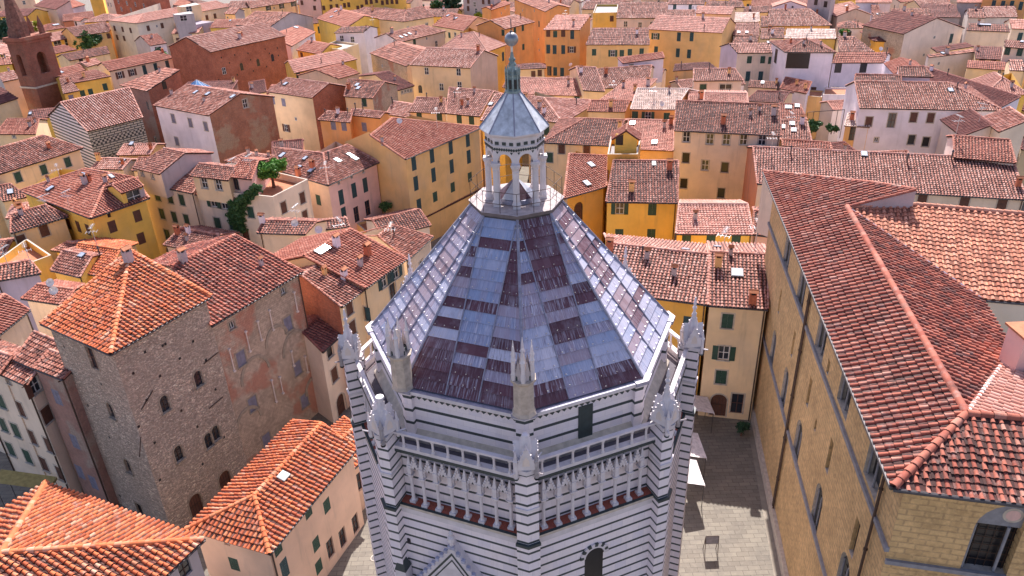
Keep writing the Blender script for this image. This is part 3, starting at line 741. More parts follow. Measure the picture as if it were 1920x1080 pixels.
h('yellow house with patched old roof between terrace and tower roof',10.5,[(95,507),(150,520),(160,483),(115,465)],.33,'gg','Y','tA','',maxt=7)
h('low house with mottled roof in front of the bright yellow corner house',10,[(120,506),(200,520),(212,463),(128,458)],.28,'gg','o','tO','',maxt=9)
FT('yellow block with a roof terrace of potted plants at the left edge',11,[(-20,497),(38,500),(96,478),(50,447)],'Y',.9,'',TERRA)
h('pink tiled low house behind the patched old roof at left',9.5,[(96,470),(205,485),(206,465),(140,455)],.25,'gg','y','tA','',maxt=6)
# --- left upper
h('brick hall with striped old roof and small arched windows',16,[(395,98),(536,67),(491,40),(351,71)],.34,'gg','b','tB','420,133w 453,125a 484,117a 511,108a',sc_='bbbb',sur='n',maxt=11)
h('stone and brick house with old roof left of the glass pyramid',13,[(224,160),(275,171),(343,128),(312,131)],.28,'gg','n','tA','277,198a 292,262a 308,160d',S=True,maxt=12,sc_='.b..')
h('half brick half white house with grey shutters and a skylight roof',14,[(287,198),(390,217),(448,177),(352,158)],.3,'gg','w','tA','325,222v 357,230v 386,237v 332,265v 460,194w',sc_='.m..',maxt=11)
h('dark red low roof carrying the blue glass pyramid',12.6,[(300,196),(420,192),(440,158),(360,148)],.12,'gg','B','tD','',S=True,maxt=16)
h('ochre house with a red brick gable and grey shutters right of the brick hall',13,[(500,172),(584,184),(616,157),(539,146)],.33,'gg','y','tB','512,188v 532,192v 555,223s 537,240k',sc_='.b..',maxt=8,sur='n')
h('dark tiled link roof with a teal gutter beside the ochre brick gable house',12.5,[(470,178),(500,172),(520,148),(480,150)],.3,'gg','y','tD','490,200b',maxt=6)
h('yellow house with stone flank and one green shutter right of the brick gable',12.4,[(645,181),(698,185),(720,155),(642,147)],.33,'gg','y','tA','683,192g',sc_='.s..',maxt=9)
h('low orange house with two grey roller blinds',13,[(596,225),(656,230),(660,213),(614,208)],.33,'gg','O','tA','625,235r 645,237r',maxt=4)
h('taller orange block with one grey roller blind',13.6,[(656,216),(712,222),(722,210),(655,205)],.33,'gg','O','tA','683,238r',maxt=4)
h('long pink striped roof above a yellow wall in the centre left',12,[(552,137),(670,111),(640,93),(541,114)],.3,'gg','Y','tP','559,142g 582,139g',maxt=9,mess=.6)
h('dark red low roof with tan gable next to the long pink striped roof',11.6,[(634,148),(675,137),(642,119),(592,131)],.28,'gg','t','tR','',maxt=7)
h('white rooftop house with a terrace and aerials',13.4,[(626,62),(682,60),(700,47),(646,52)],.3,'gg','w','tA','641,72w 661,74w',maxt=5)
FT('flat topped block with the paved terrace before the white rooftop house',11.4,[(598,88),(640,93),(672,82),(630,76)],'y',.5,'612,97g',STONE)
h('house with plain red roof and white flank below the solar roof',12,[(547,87),(592,60),(562,49),(527,61)],.3,'gg','w','tR','',maxt=7)
h('yellow house with small brown window below the white flanked red roof',11,[(555,94),(600,102),(607,80),(577,76)],.3,'gg','Y','tR','566,104b',maxt=6)
h('house with a dark mottled roof under the water tank',13,[(440,47),(508,49),(546,23),(480,20)],.3,'gg','g','tA','',maxt=9)
h('cream house with black windows at the top left of centre',13,[(470,16),(553,3),(548,-7),(470,-3)],.3,'gg','y','tA','503,14o 528,12o 514,15s 550,8o',maxt=6)
h('salmon pink tall house next to the long yellow block',19,[(555,-22),(598,-22),(598,-34),(556,-34)],.3,'gg','p','tA','590,15b 590,-2b 566,5b',maxt=5)
h('long bright yellow block with three rows of brown windows',19,[(598,-22),(760,-24),(758,-36),(600,-36)],.3,'gg','Y','tA','604,15b 621,13b 632,12b 646,10b 654,9b 671,15b 679,13b 687,4b 696,3b 706,1b 717,5b 726,4b 640,-3b 620,-2b 735,3b 744,3b',maxt=5)
h('yellow house with solar panels on a plain red roof',12.6,[(594,35),(650,52),(672,22),(612,15)],.3,'gg','Y','tR','640,57b',maxt=9)
HP('yellow house with a broad dark hipped roof and a pale hip line',13,[[(757,41),(816,31),(791,12),(760,19)],[(649,30),(757,41),(760,19),(683,14)]],[(649,30),(757,41),(816,31),(700,8)],'y','tA','800,48w 765,52s',gutn=0)
h('beige house with a dark skylight roof and big stone framed windows',13.6,[(749,80),(837,58),(790,48),(722,62)],.3,'gg','c','tA','777,80g 818,82w 800,72s',sc_='...w',maxt=8)
h('stone walled house with a dark mottled roof left of the ochre centre house',12.5,[(693,100),(762,125),(799,93),(738,79)],.3,'gg','t','tA','717,124s',sc_='s...',maxt=10,ov=.25)
h('ochre house with old striped roof and a bare pinkish gable, left of the orb',14,[(768,122),(881,128),(907,95),(800,89)],.36,'gg','y','tB','800,133w 860,135w 828,163w 862,160w 788,167a',sc_='.t..',maxt=8,sur='n')
HP('orange house with pale pink hipped roof behind the orb',13,[[(825,91),(914,97),(888,60),(862,65)],[(914,97),(950,84),(888,60)]],[(825,91),(914,97),(950,84),(880,50)],'Z','tP','943,106t 925,110s',gutn=0,mess=.3)
h('ochre gabled house with mottled roof, leftmost of the tall orange houses',15,[(948,55),(1003,41),(965,26),(921,39)],.33,'gg','O','tA','949,62g 965,55g 980,52g 981,88g 948,95g',maxt=7,sur='n')
h('tall orange house with air units under a mottled roof',17,[(962,-2),(1022,22),(1043,10),(990,-13)],.28,'gg','O','tA','980,19s 1002,20s 1011,45g 1010,74s 1011,94s 965,18s',maxt=6,sur='n')
h('orange house with a row of four tall windows and a pink patched roof',15.6,[(1019,56),(1087,56),(1108,28),(1043,27)],.33,'gg','O','tP','1028,63b 1041,64g 1056,63b 1073,64t 1028,92t 1040,93t 1056,93t 1072,93k 1030,133x 1041,134t 1054,135t',S=True,maxt=8,sur='n')
h('little hut with a dark hipped roof at the foot of the orange houses',8.5,[(966,130),(1024,128),(1010,118),(985,119)],.3,'hh','y','tD','1000,139b 1012,137b',maxt=5)
h('ochre house with dark ridge and green shutters in the top centre',13.6,[(1098,84),(1218,84),(1216,53),(1112,51)],.36,'gg','o','tA','1114,98g 1149,100o 1166,100g 1181,98g 1203,97g',maxt=8,sur='n')
FT('yellow block with a cluttered roof terrace and one brown window',15.6,[(1112,24),(1157,23),(1159,8),(1118,8)],'Y',.6,'1147,35b',METAL)
h('cream palazzo with a wide striped roof at the top centre',14.6,[(1155,34),(1252,34),(1252,4),(1164,3)],.33,'gg','C','tA','1173,45w 1200,47w 1222,46w',maxt=9)
h('yellow house with wide pale pink roof and blue shutters',14,[(1213,55),(1354,62),(1372,29),(1232,32)],.36,'gg','o','tP','1229,68o 1273,69t 1297,69t 1230,95t 1271,99t 1292,101t',mess=.15,maxt=9)
h('raised pale pink upper roof on the wide pink roofed yellow house',15.8,[(1304,25),(1371,27),(1377,12),(1307,11)],.33,'gg','y','tP','',maxt=5,mess=.15,gut=False,nm='rooftop_room',cat='rooftop room',group='rooftop rooms',zb=12)
GF('small yellow gable fronted house with a green door and an air unit',10.5,(1290,79),(1323,71),(1352,80),7,col='o',rt='tR',win='1324,85s 1318,108x')
h('white walled upper house with two dark windows at the top',14,[(1252,8),(1320,8),(1322,-4),(1256,-5)],.33,'gg','w','tA','1265,13t 1294,14t',maxt=5)
h('low dark red roof between striped palazzo and pale pink roof',12.5,[(1247,31),(1303,31),(1303,18),(1252,18)],.3,'gg','w','tA','',S=True,maxt=6)
h('mottled roof at the top right of the white upper house',13,[(1322,13),(1396,14),(1392,1),(1326,2)],.33,'gg','y','tA','',maxt=6)
h('pale striped roof, upper of two beside the pink roofed yellow house',12.4,[(1374,41),(1424,41),(1424,23),(1376,23)],.3,'gg','C','tW','',maxt=6)
h('red striped roof with two skylights beside the pink roofed yellow house',11.8,[(1374,67),(1424,67),(1424,43),(1376,43)],.3,'gg','C','tB','',maxt=7)
h('dark narrow roof below the red striped skylight roof',11,[(1372,82),(1420,81),(1422,69),(1380,69)],.3,'gg','C','tA','',maxt=5)
h('brown mottled roof right of the red striped skylight roof',12,[(1426,50),(1456,50),(1454,26),(1427,26)],.3,'gg','y','tA','',maxt=6)
h('brown old roof just above the cream green shuttered house',11.5,[(1426,73),(1450,73),(1450,53),(1427,53)],.3,'gg','y','tA','',maxt=6)
h('cream house with four green shutters and a lilac flank',13.4,[(1383,100),(1453,99),(1453,75),(1368,86)],.33,'gg','c','tB','1405,112g 1430,112g 1402,143t 1426,143t 1446,113g',sc_='...l',maxt=7)
HP('white villa with a dark open loggia under a hipped roof',15.4,[[(1472,98),(1568,99),(1510,73)],[(1443,78),(1472,98),(1510,73)],[(1568,99),(1535,76),(1510,73)]],[(1443,78),(1472,98),(1568,99),(1535,76)],'w','tA','1496,114L 1455,105M 1482,170b 1525,170b',gutn=2,wk=1.,S=(.36,None,None),sur='n')
h('white wing with a long red roof and two dark windows',12.8,[(1559,118),(1657,118),(1676,99),(1569,98)],.33,'gg','w','tR','1572,124d 1619,125d 1566,172b',maxt=7,wk=1.3)
h('red roofed link turning back from the white wing',13,[(1657,119),(1676,139),(1704,122),(1678,99)],.3,'gg','w','tR','',maxt=7)
h('broad white house with mottled roof and brown shuttered windows at right',14,[(1612,203),(1882,208),(1776,158),(1602,150)],.32,'gh','w','tA','1629,228b 1672,226x 1713,220b 1745,221b 1709,262d 1736,266d 1643,262s',maxt=12)
h('raised white block with striped roof, left of two on the mottled roof',15.4,[(1602,152),(1690,154),(1690,141),(1604,140)],.33,'gg','w','tA','',maxt=3.5,gut=False,nm='rooftop_room',cat='rooftop room',group='rooftop rooms',zb=12)
h('raised white block with red roof, right of two on the mottled roof',16,[(1684,143),(1750,145),(1742,126),(1685,125)],.33,'gh','w','tA','',maxt=4,gut=False,nm='rooftop_room',cat='rooftop room',group='rooftop rooms',zb=12)
h('long dark red sloping roof behind the broad white house',13.4,[(1684,140),(1870,205),(1800,150),(1738,122)],.15,'gg','w','tD','',S=True,maxt=7)
h('big brown hipped roof with a white gable above the pale striped roof',12.6,[(1440,49),(1560,48),(1516,14),(1442,16)],.33,'gh','o','tA','',maxt=9)
GF('white gable attic with a small window on the big brown roof',14.6,(1449,13),(1482,2),(1514,13),6,col='w',rt='tP',win='1486,13S',nm='rooftop_room',cat='rooftop room',group='rooftop rooms',gut=False)
h('yellow house under a pale striped roof behind the loggia villa',12,[(1471,72),(1568,73),(1566,55),(1475,53)],.3,'gg','Y','tW','',maxt=6)
h('brown tiled roof left of the pale striped roof',12,[(1443,71),(1470,72),(1471,52),(1443,51)],.3,'gg','y','tA','',maxt=6)
h('low old roof with chimneys right of the pale striped roof',11,[(1572,97),(1640,97),(1602,72),(1570,65)],.3,'gg','y','tA','',maxt=8)
h('tall dark grey stone house at the top edge',19,[(1515,-14),(1560,-10),(1560,-25),(1520,-25)],.3,'gg','g','tD','1530,4d 1548,8d',maxt=5)
GF('brown rendered gable house near the dark stone house',13,(1568,31),(1608,16),(1636,28),9,col='t',rt='tP')
h('mottled roof behind the brown gable house',13.2,[(1560,25),(1612,14),(1600,2),(1552,12)],.3,'gg','g','tA','',maxt=7)
h('small white house with hipped roof and a climbing plant',12,[(1571,52),(1621,53),(1597,39),(1591,39)],.36,'hh','w','tA','1580,66d 1592,64d',maxt=5)
HP('golden yellow house with a red hipped roof near the top right',11.5,[[(1638,77),(1665,78),(1667,54)],[(1613,60),(1638,77),(1667,54),(1642,48)]],[(1613,60),(1638,77),(1690,79),(1660,45)],'Z','tD','1622,78s 1632,84s',gutn=0)
h('white house with pale roof at the top right edge',13,[(1604,5),(1672,5),(1670,-6),(1606,-6)],.3,'gg','w','tP','',maxt=5)
h('small striped roof right of the brown gable house',11,[(1636,36),(1667,36),(1664,22),(1638,22)],.3,'gg','y','tA','',maxt=4)
h('golden house with mottled roof in the top right',12,[(1665,30),(1746,29),(1743,16),(1690,15)],.33,'gg','Z','tA','',maxt=5)
h('narrow red roof with white flank at the top right',11,[(1634,24),(1652,25),(1648,8),(1635,7)],.3,'gg','l','tR','',maxt=5)
GF('large beige house with dark red roof and tall blue window at right',14,(1694,64),(1752,34),(1809,53),14,col='C',rt='tD',win='1752,70s 1783,72t 1732,103s',sc_='..s.')
h('cream house with small roof and a white skylight, right of the large beige house',14,[(1812,57),(1894,60),(1890,46),(1818,44)],.33,'gg','c','tA','',maxt=4)
h('low dark red roof against the large beige house',11.2,[(1757,98),(1826,87),(1808,79),(1746,90)],.25,'gg','y','tD','',S=True,maxt=4)
h('beige house with low red roof and one small window',11.6,[(1742,108),(1831,97),(1822,90),(1776,100)],.25,'gg','C','tA','1760,119s',S=True,maxt=5)
h('ribbed dark red roof right of the low beige house',11,[(1829,110),(1881,112),(1878,88),(1826,86)],.25,'gg','y','tD','1840,118b 1862,116b',S=True,maxt=8)
HP('yellow house with a pink hipped roof at the right edge',13,[[(1849,175),(1930,178),(1881,146)],[(1816,152),(1849,175),(1881,146),(1866,137)]],[(1816,152),(1849,175),(1930,178),(1900,135)],'Y','tP','',gutn=0,mess=.4)
h('orange building with a row of dark windows at the top right corner',16,[(1843,-8),(1930,-4),(1930,-16),(1845,-16)],.3,'gg','O','tA','1863,8t 1880,9t 1897,9t 1914,11t',maxt=5)
h('striped roof in front of the orange corner building',12,[(1848,33),(1908,32),(1905,13),(1842,11)],.33,'gg','C','tB','',maxt=7)
h('mottled roof left of the striped roof at the top right',12,[(1815,33),(1848,34),(1842,17),(1814,17)],.33,'gg','C','tA','',maxt=6)
h('dark box building with a pink roof at the top right',14,[(1794,5),(1843,5),(1843,-8),(1797,-8)],.33,'gg','g','tP','',maxt=4)
h('cream house with pink roof at the right edge near the top',13,[(1897,54),(1930,55),(1930,38),(1892,30)],.33,'gg','c','tP','1912,70t',maxt=5)
h('dark purple old roofs near the top right',11,[(1722,32),(1802,33),(1792,10),(1727,5)],.28,'gg','g','tD','',maxt=9)
h('cream block with air units on its wall at the right edge',10.5,[(1812,127),(1925,134),(1925,118),(1815,114)],.25,'gg','y','tR','1875,131s',maxt=5)
h('striped pale roof above the air unit wall',12,[(1893,132),(1920,133),(1918,113),(1893,112)],.3,'gg','y','tB','',maxt=6)
h('cream house with balcony and black windows at the right edge',14,[(1883,88),(1930,92),(1930,78),(1885,75)],.3,'gg','c','tA','1912,98g 1892,85g',maxt=5)
h('old dark house with broken roof right of the broad white house',13,[(1763,225),(1802,256),(1842,229),(1830,203)],.25,'gg','C','tD','',S=True,maxt=9)
h('narrow cream house with one tall green shutter at right',14,[(1838,222),(1872,248),(1925,226),(1896,200)],.3,'gg','c','tA','1841,232x',S=True,maxt=9,sc_='...c')
h('raised pink tiled block at the end of the long old roof',15,[(1790,296),(1905,306),(1893,263),(1787,255)],.3,'gg','C','tR','',maxt=7,gut=False,nm='rooftop_room',cat='rooftop room',group='rooftop rooms',zb=11)
h('long low house with a patchwork old roof behind the palace',12.5,[(1420,345),(1925,375),(1900,303),(1412,272)],.32,'gg','c','tB','1810,372b 1880,378b 1730,370b',sc_='...r',maxt=14)
h('low striped roof left of the long patchwork roof',12.5,[(1468,274),(1560,280),(1556,268),(1466,262)],.3,'gg','c','tR','',maxt=5,gut=False)
# --- centre right
h('cream palazzo with three rows of stone framed windows and a roof garden',15,[(1264,245),(1465,255),(1462,194),(1268,192)],.34,'gg','c','tA','1287,257w 1331,261w 1362,262w 1394,262w 1429,262w 1286,296d 1359,314d 1322,310w 1282,344d 1352,362d',maxt=9,sur='s')
h('pale bleached roof in the centre right over an orange wall',13.4,[(1182,205),(1265,206),(1291,167),(1195,167)],.3,'gg','O','tW','1186,217g 1215,218o 1250,220g',maxt=9,mess=.4)
h('pale pink low slope left of the bleached roof',12.8,[(1124,188),(1190,190),(1232,150),(1210,147)],.2,'gg','y','tP','',S=True,maxt=10,mess=.2)
h('strip of pale pink roof behind the roof garden palazzo',13.8,[(1291,192),(1386,193),(1385,174),(1291,173)],.3,'gg','O','tP','',maxt=5,mess=.4)
h('small striped roof on a cream block left of the bleached roof',12.6,[(1101,209),(1172,210),(1181,190),(1108,188)],.3,'gg','y','tR','',maxt=5)
h('pale mottled roof with skylights and an orange wall in the centre',12,[(1180,280),(1263,283),(1263,227),(1177,224)],.28,'gg','o','tP','',maxt=12)
HP('house with an old hipped roof right of the copper spire',12,[[(985,222),(1056,232),(1020,184),(975,178)],[(1056,232),(1110,198),(1106,188),(1020,184)]],[(985,222),(1056,232),(1110,198),(1000,170)],'y','tB','1025,245g',gutn=0,S=(.3,.3))
h('yellow house with old roof just right of the white lantern',12.5,[(1017,268),(1147,274),(1172,224),(1098,224)],.32,'hg','y','tA','1053,279b 1100,278b 1025,295g',maxt=9)
h('long pink striped roof right of the copper spire',11,[(950,176),(1095,180),(1076,149),(975,145)],.28,'gg','y','tP','1082,184g',maxt=9)
h('house with striped roof and a small blue awning terrace',12.6,[(1094,170),(1134,172),(1118,126),(1078,126)],.3,'gg','y','tB','',maxt=10)
h('long mottled roof behind the raised white attic in the centre',12,[(1110,168),(1215,160),(1260,122),(1110,128)],.3,'gg','y','tA','',maxt=12)
h('white attic block with red striped roof and a green shutter',14,[(1168,119),(1246,109),(1243,99),(1157,108)],.3,'gg','w','tR','1183,128g',S=True,maxt=3.5,nm='rooftop_room',cat='rooftop room',group='rooftop rooms',gut=False,zb=9)
h('dark red roof below the yellow gable fronted house',11,[(1262,133),(1345,128),(1330,118),(1290,118)],.25,'gg','o','tD','',maxt=7)
h('cream house with a shaded veranda under a striped roof',13.6,[(1300,152),(1394,151),(1376,122),(1302,137)],.3,'gg','C','tB','1360,167e 1342,168e 1318,167g',maxt=7,wk=1.2)
h('long dark roof of the lane between the cream villa and the veranda house',11.5,[(1398,190),(1468,193),(1480,172),(1420,172)],.25,'gg','y','tD','',maxt=8)
HP('golden house with an arched door and a mottled red roof',12,[[(1057,373),(1137,350),(1140,293),(1067,289)]],[(1057,373),(1137,350),(1150,300),(1075,280)],'Z','tR','1085,397D')
h('deep yellow house with an old roof and green shutters behind the lead dome',12.5,[(1136,379),(1271,381),(1272,301),(1150,303)],.32,'gg','Y','tA','1162,391o 1223,393g 1161,440g 1221,440g',maxt=10,sur='n')
FT('ochre roof terrace block behind the deep yellow house',15.2,[(1139,289),(1196,289),(1202,258),(1145,256)],'Z',1.0,'',METAL)
GF('small yellow terrace room under its own red roof',16.4,(1147,262),(1168,245),(1200,263),3,col='Y',rt='tR',win='1157,262d',nm='rooftop_room',cat='rooftop room',group='rooftop rooms',gut=False,zb=12)
h('low yellow house with a neat orange roof and three green shutters',11.5,[(1267,439),(1413,440),(1402,384),(1273,382)],.3,'gg','Y','tP','1287,449g 1333,449g 1380,450g',maxt=9,sur='n',mess=.6)
h('deep orange house with patterned old roof just beyond the dome eave',12.5,[(1150,549),(1327,572),(1330,472),(1140,462)],.3,'gg','Z','tB','1290,612t 1285,650d',maxt=10,sur='n')
r81=h('pale yellow house with open green shutters facing the shaded street',12.5,[(1328,573),(1440,581),(1441,479),(1331,472)],.3,'gg','y','tB','1364,602g 1357,662o 1352,707g 1347,760D 1382,757x',maxt=10,sc_='.p..')
h('salmon side house with iron railing between palace and yellow row',11,[(1412,440),(1452,445),(1450,400),(1414,395)],.3,'gg','p','tA','1430,425b',maxt=8)
h('yellow house with old roof and two green shutters left of the lead lantern roof',12,[(766,210),(836,213),(835,185),(781,183)],.33,'gg','y','tB','786,217g 824,220g',maxt=8,sur='n')
h('yellow house with taller old roof and flues just left of the copper spire',12.6,[(836,213),(899,219),(925,172),(842,164)],.33,'gg','y','tB','861,222g 884,224g',maxt=11,sur='n')
h('yellow house with a narrow striped roof directly left of the copper spire',12.4,[(901,226),(945,230),(962,178),(928,177)],.33,'gg','Y','tB','',maxt=9)
h('small old roof between the orange blind block and the flue roof',11,[(724,214),(768,222),(773,195),(736,192)],.3,'gg','y','tB','',maxt=7)
h('small cream house with four narrow windows and a dark red roof',10.5,[(745,170),(777,161),(716,128),(688,133)],.2,'gg','y','tD','754,173s 760,171s 765,170s 770,169s',maxt=9)
h('pink tiled house with a yellow dormer behind the orb',12.6,[(811,48),(869,58),(892,30),(838,25)],.3,'gg','y','tR','833,65g 843,66g 854,66w',maxt=10)
h('grey apartment block with brown shutters and balconies at the top',18,[(866,-16),(926,-12),(928,-24),(868,-26)],.3,'gg','g','tA','878,16b 878,2b 906,3b 917,3b 908,19w 918,18b 890,8w 893,20w',maxt=5)
h('small orange house right of the grey apartment block',14,[(922,19),(958,7),(955,0),(925,8)],.3,'gg','O','tR','947,15s 940,25s',maxt=5)
h('ochre garden room with a pink roof in the palazzo roof terrace',17.2,[(1319,194),(1403,196),(1401,176),(1321,174)],.15,'gg','o','tP','1332,203e 1350,203e 1368,204x 1392,203e',maxt=4,nm='rooftop_room',cat='rooftop room',group='rooftop rooms',gut=False,zb=14,wk=1.1,sur='n')
h('red roof with one big skylight below the curved villa roof',12,[(1457,223),(1513,225),(1500,196),(1461,195)],.3,'gg','o','tR','',maxt=7)
h('pale striped roof with three skylights before the canopy terrace',12.4,[(1462,262),(1522,265),(1513,228),(1458,226)],.3,'gg','o','tB','',maxt=8)
h('small yellow hut with a pale striped roof and brown doors',11,[(1583,236),(1631,239),(1627,215),(1590,213)],.3,'gg','o','tW','1600,248x 1617,248x',maxt=5,sur='n')
h('narrow curved red roof wrapping the foot of the white loggia villa',9.5,[(1462,166),(1512,176),(1478,150),(1446,135)],.3,'gg','w','tR','',S=True,maxt=5)
FT('ochre courtyard wall block below the white loggia villa',8.4,[(1463,174),(1541,182),(1545,170),(1470,165)],'o',.3,'1478,190b')
FT('white courtyard block right of the ochre courtyard wall',8.8,[(1543,177),(1604,178),(1607,164),(1546,164)],'w',.3,'')
# --- top left
h('peach coloured tall house behind the dark conifer',18,[(-60,-20),(56,-30),(56,-42),(-60,-36)],.3,'gg','k','tA','45,5w -2,12b',maxt=5)
h('blank pale wall house with dark red roof near the brick bell tower',14,[(63,11),(104,18),(128,2),(88,-7)],.3,'gg','C','tD','74,35S',S=True,maxt=9)
h('white gabled sheds at the top left',12.5,[(112,21),(160,9),(152,-3),(116,4)],.3,'gg','w','tR','',maxt=6)
h('low red roofs before the white sheds',11,[(118,41),(178,33),(172,20),(122,28)],.25,'gg','r','tR','',maxt=7)
h('tiny white house with a red roof at top left',11,[(131,38),(150,40),(148,32),(133,32)],.3,'gg','w','tR','137,44d 143,45d',maxt=3)
h('pavilion roof with a skylight at top left',12.4,[(86,58),(124,52),(112,42),(104,42)],.36,'hh','y','tR','',maxt=5)
h('yellow arcaded building with pink skylight roof at top left',11,[(92,79),(146,69),(122,56),(92,63)],.25,'gg','Y','tP','107,79e 127,76e',S=True,maxt=6,wk=1.2)
h('ochre building with a long dark mottled roof and round windows, top left',12.4,[(142,69),(206,59),(198,41),(124,52)],.33,'gg','o','tA','186,70e 205,67b 170,72b',maxt=8)
HP('large pale green palazzo with a broad pink hipped roof',15,[[(255,44),(432,12),(405,2),(267,26)],[(200,38),(255,44),(267,26)]],[(200,38),(255,44),(432,12),(340,-8)],'q','tP','278,53b 294,49s 304,48b 388,33b 403,30b 215,53b 230,55b 245,57b 220,70b 233,72b',mess=.2,gutn=2,S=(.3,None))
FT('cream lantern block with a white roof on the large pink roof',17.6,[(331,12),(341,13),(376,8),(366,5)],'y',.1,'354,15e',WHITEW)
FT('dark glazed roof box with a white top on the large palazzo',16.4,[(324,26),(328,28),(363,25),(356,21)],'g',.1,'344,34e',WHITEW)
FT('orange block with flat lilac roof in front of the large palazzo',13,[(321,43),(358,48),(402,40),(365,37)],'Z',.1,'332,54b 341,55b',plain('lilac_roof',(.36,.30,.36),.8),sc_='.l..')
h('cream tower house with small red roof and a dark side at top left',14,[(420,26),(440,27),(448,14),(432,14)],.3,'gg','y','tA','427,33s',sc_='.g..',maxt=4)
h('dark mottled roofs at the top, left of centre',13,[(425,16),(482,14),(470,0),(432,3)],.33,'gg','y','tA','',maxt=7)
h('dark brown office block with a pale band at the top left',19,[(205,-20),(279,-14),(290,-26),(215,-32)],.3,'gg','b','tD','222,3w 238,6w 254,8w 270,11w 228,17w 246,19w',maxt=6)
h('white school building with a row of tall dark windows at top left',13,[(276,3),(345,12),(350,0),(285,-8)],.2,'gg','w','tR','281,10S 286,10S 291,11S 296,12S 301,12S 306,13S 311,13S 316,14S 321,14S 326,15S',maxt=5)
h('yellow building at the top left edge beside the office block',15,[(166,-6),(191,-8),(192,-18),(168,-18)],.3,'gg','Y','tD','',maxt=4)
h('cream narrow building at the top left with white frames',15,[(193,-8),(216,-4),(216,-16),(195,-16)],.3,'gg','c','tD','203,8w 208,9w',maxt=4)
h('red gabled house with grey flank and white front at upper left',12,[(281,86),(313,81),(295,63),(262,67)],.33,'gg','w','tR','292,90S 300,89S',sc_='...g',maxt=7)
h('long cream house with open dark shutters under a red roof, upper left',13,[(205,134),(326,108),(300,96),(188,116)],.3,'gg','c','tR','225,141k 248,136k 271,131t 292,127t 314,122t',maxt=8)
h('cream low house with brown striped roof at upper left',11.4,[(130,114),(206,100),(200,86),(116,102)],.28,'gg','y','tA','152,114d',maxt=6)
h('red low roof beside the bell tower at upper left',10.6,[(97,102),(145,93),(130,88),(93,81)],.28,'gg','Y','tR','',maxt=6)
h('striped bright roof left of the long cream house',11,[(164,126),(192,118),(200,105),(156,114)],.28,'gg','y','tB','',maxt=5)
h('plain red roofs right of the bell tower',10.5,[(112,143),(160,132),(150,120),(106,130)],.25,'gg','y','tR','',maxt=6)
h('yellow house with two skylights beside the bell tower',12.3,[(139,156),(208,143),(180,130),(111,143)],.3,'gg','Y','tR','197,163g 170,173g 155,176g',maxt=7)
h('yellow low wing with striped roof and a grey shutter by the bell tower',11.4,[(119,176),(149,170),(132,146),(108,145)],.3,'gg','Y','tB','134,185v',maxt=7)
h('yellow house with an old roof at the left edge, highest',12,[(-20,97),(22,107),(19,85),(-20,79)],.3,'gg','Y','tB','3,103b',maxt=7)
h('yellow house with an old roof at the left edge, second',11,[(-10,123),(23,120),(18,107),(-10,109)],.3,'gg','Y','tR','',maxt=5)
h('cream tall house with striped roof at the left edge beside the bell tower',12,[(5,154),(36,147),(28,131),(0,138)],.3,'gg','k','tB','',sc_='...g',maxt=6)
h('yellow house with a dark red roof at the left edge',11,[(-20,202),(34,184),(20,165),(-20,162)],.28,'gg','y','tD','',maxt=8)
h('old mottled red roof at the foot of the bell tower',10,[(-10,252),(66,252),(57,212),(2,235)],.3,'gg','y','tR','25,252s',maxt=9)
# ---------------------------------------------------------------- stone tower house
A_,B_,L_=at(207,665,18),at(397,556,18),at(77,607,18)
d1,d2=(B_-A_).normalized(),(L_-A_).normalized(); bis=(d1+d2).normalized(); sn=abs(d1.cross(bis).z)
apx=hit(245,470,A_,V((-bis.y,bis.x,0)))
tower,_,_=HP('tall rubble stone tower with a pyramid roof of orange tiles',18,[[A_,B_,apx],[L_,A_,apx]],[L_,A_,B_,hz(apx)],'S','tO','173,672x 208,770a 309,757a 372,710a 335,850a 348,842a 391,826a 405,812a 240,874a 252,880a 423,903D 368,947D 262,955d',gab=[(2,[(0,18.),(1,apx.z-.25)]),(3,[(0,apx.z-.25),(1,18.)])],gutn=2,sur='t',nm='stone_tower',cat='tower',group=None,ov=.35,mess=1.4,sp=.37,hipr=.15,wk=.85)
mb=MB()
n_r=V(((B_-A_).y,-(B_-A_).x,0)).normalized(); n_r=-n_r if n_r.dot(A_-CAM)>0 else n_r
n_l=V(((L_-A_).y,-(L_-A_).x,0)).normalized(); n_l=-n_l if n_l.dot(A_-CAM)>0 else n_l
for nq,pts_ in((n_r,((362,640),(310,645),(337,672),(272,660),(386,675),(404,730),(275,750),(340,770),(300,705),(250,700),(260,800),(370,800),(290,830),(420,820),(300,900),(380,870),(305,648))),(n_l,((165,760),(135,700),(120,650),(190,720),(205,820),(225,930),(180,850),(250,960)))):
    W_=hz(A_)-nq*.35; e_=V((-nq.y,nq.x,0))
    for x,y in pts_:
        p=hit(x,y,W_,nq); mb=MB(); mb.box(p,e_*.10,nq*.012,V((0,0,.11)),DARK); mb.build('putlog_hole',tower)
for x,y,r_ in((395,671,.1),(275,750,.6),(404,755,.1),(262,838,1.2)):
    p=hit(x,y,hz(A_)-n_r*.35,n_r)+n_r*.05; e_=V((-n_r.y,n_r.x,0)); mb=MB(); d_=e_*math.cos(r_)+V((0,0,math.sin(r_))); mb.tube(p-d_*.8,p+d_*.8,.04,IRON,5); mb.build('iron_tie',tower)
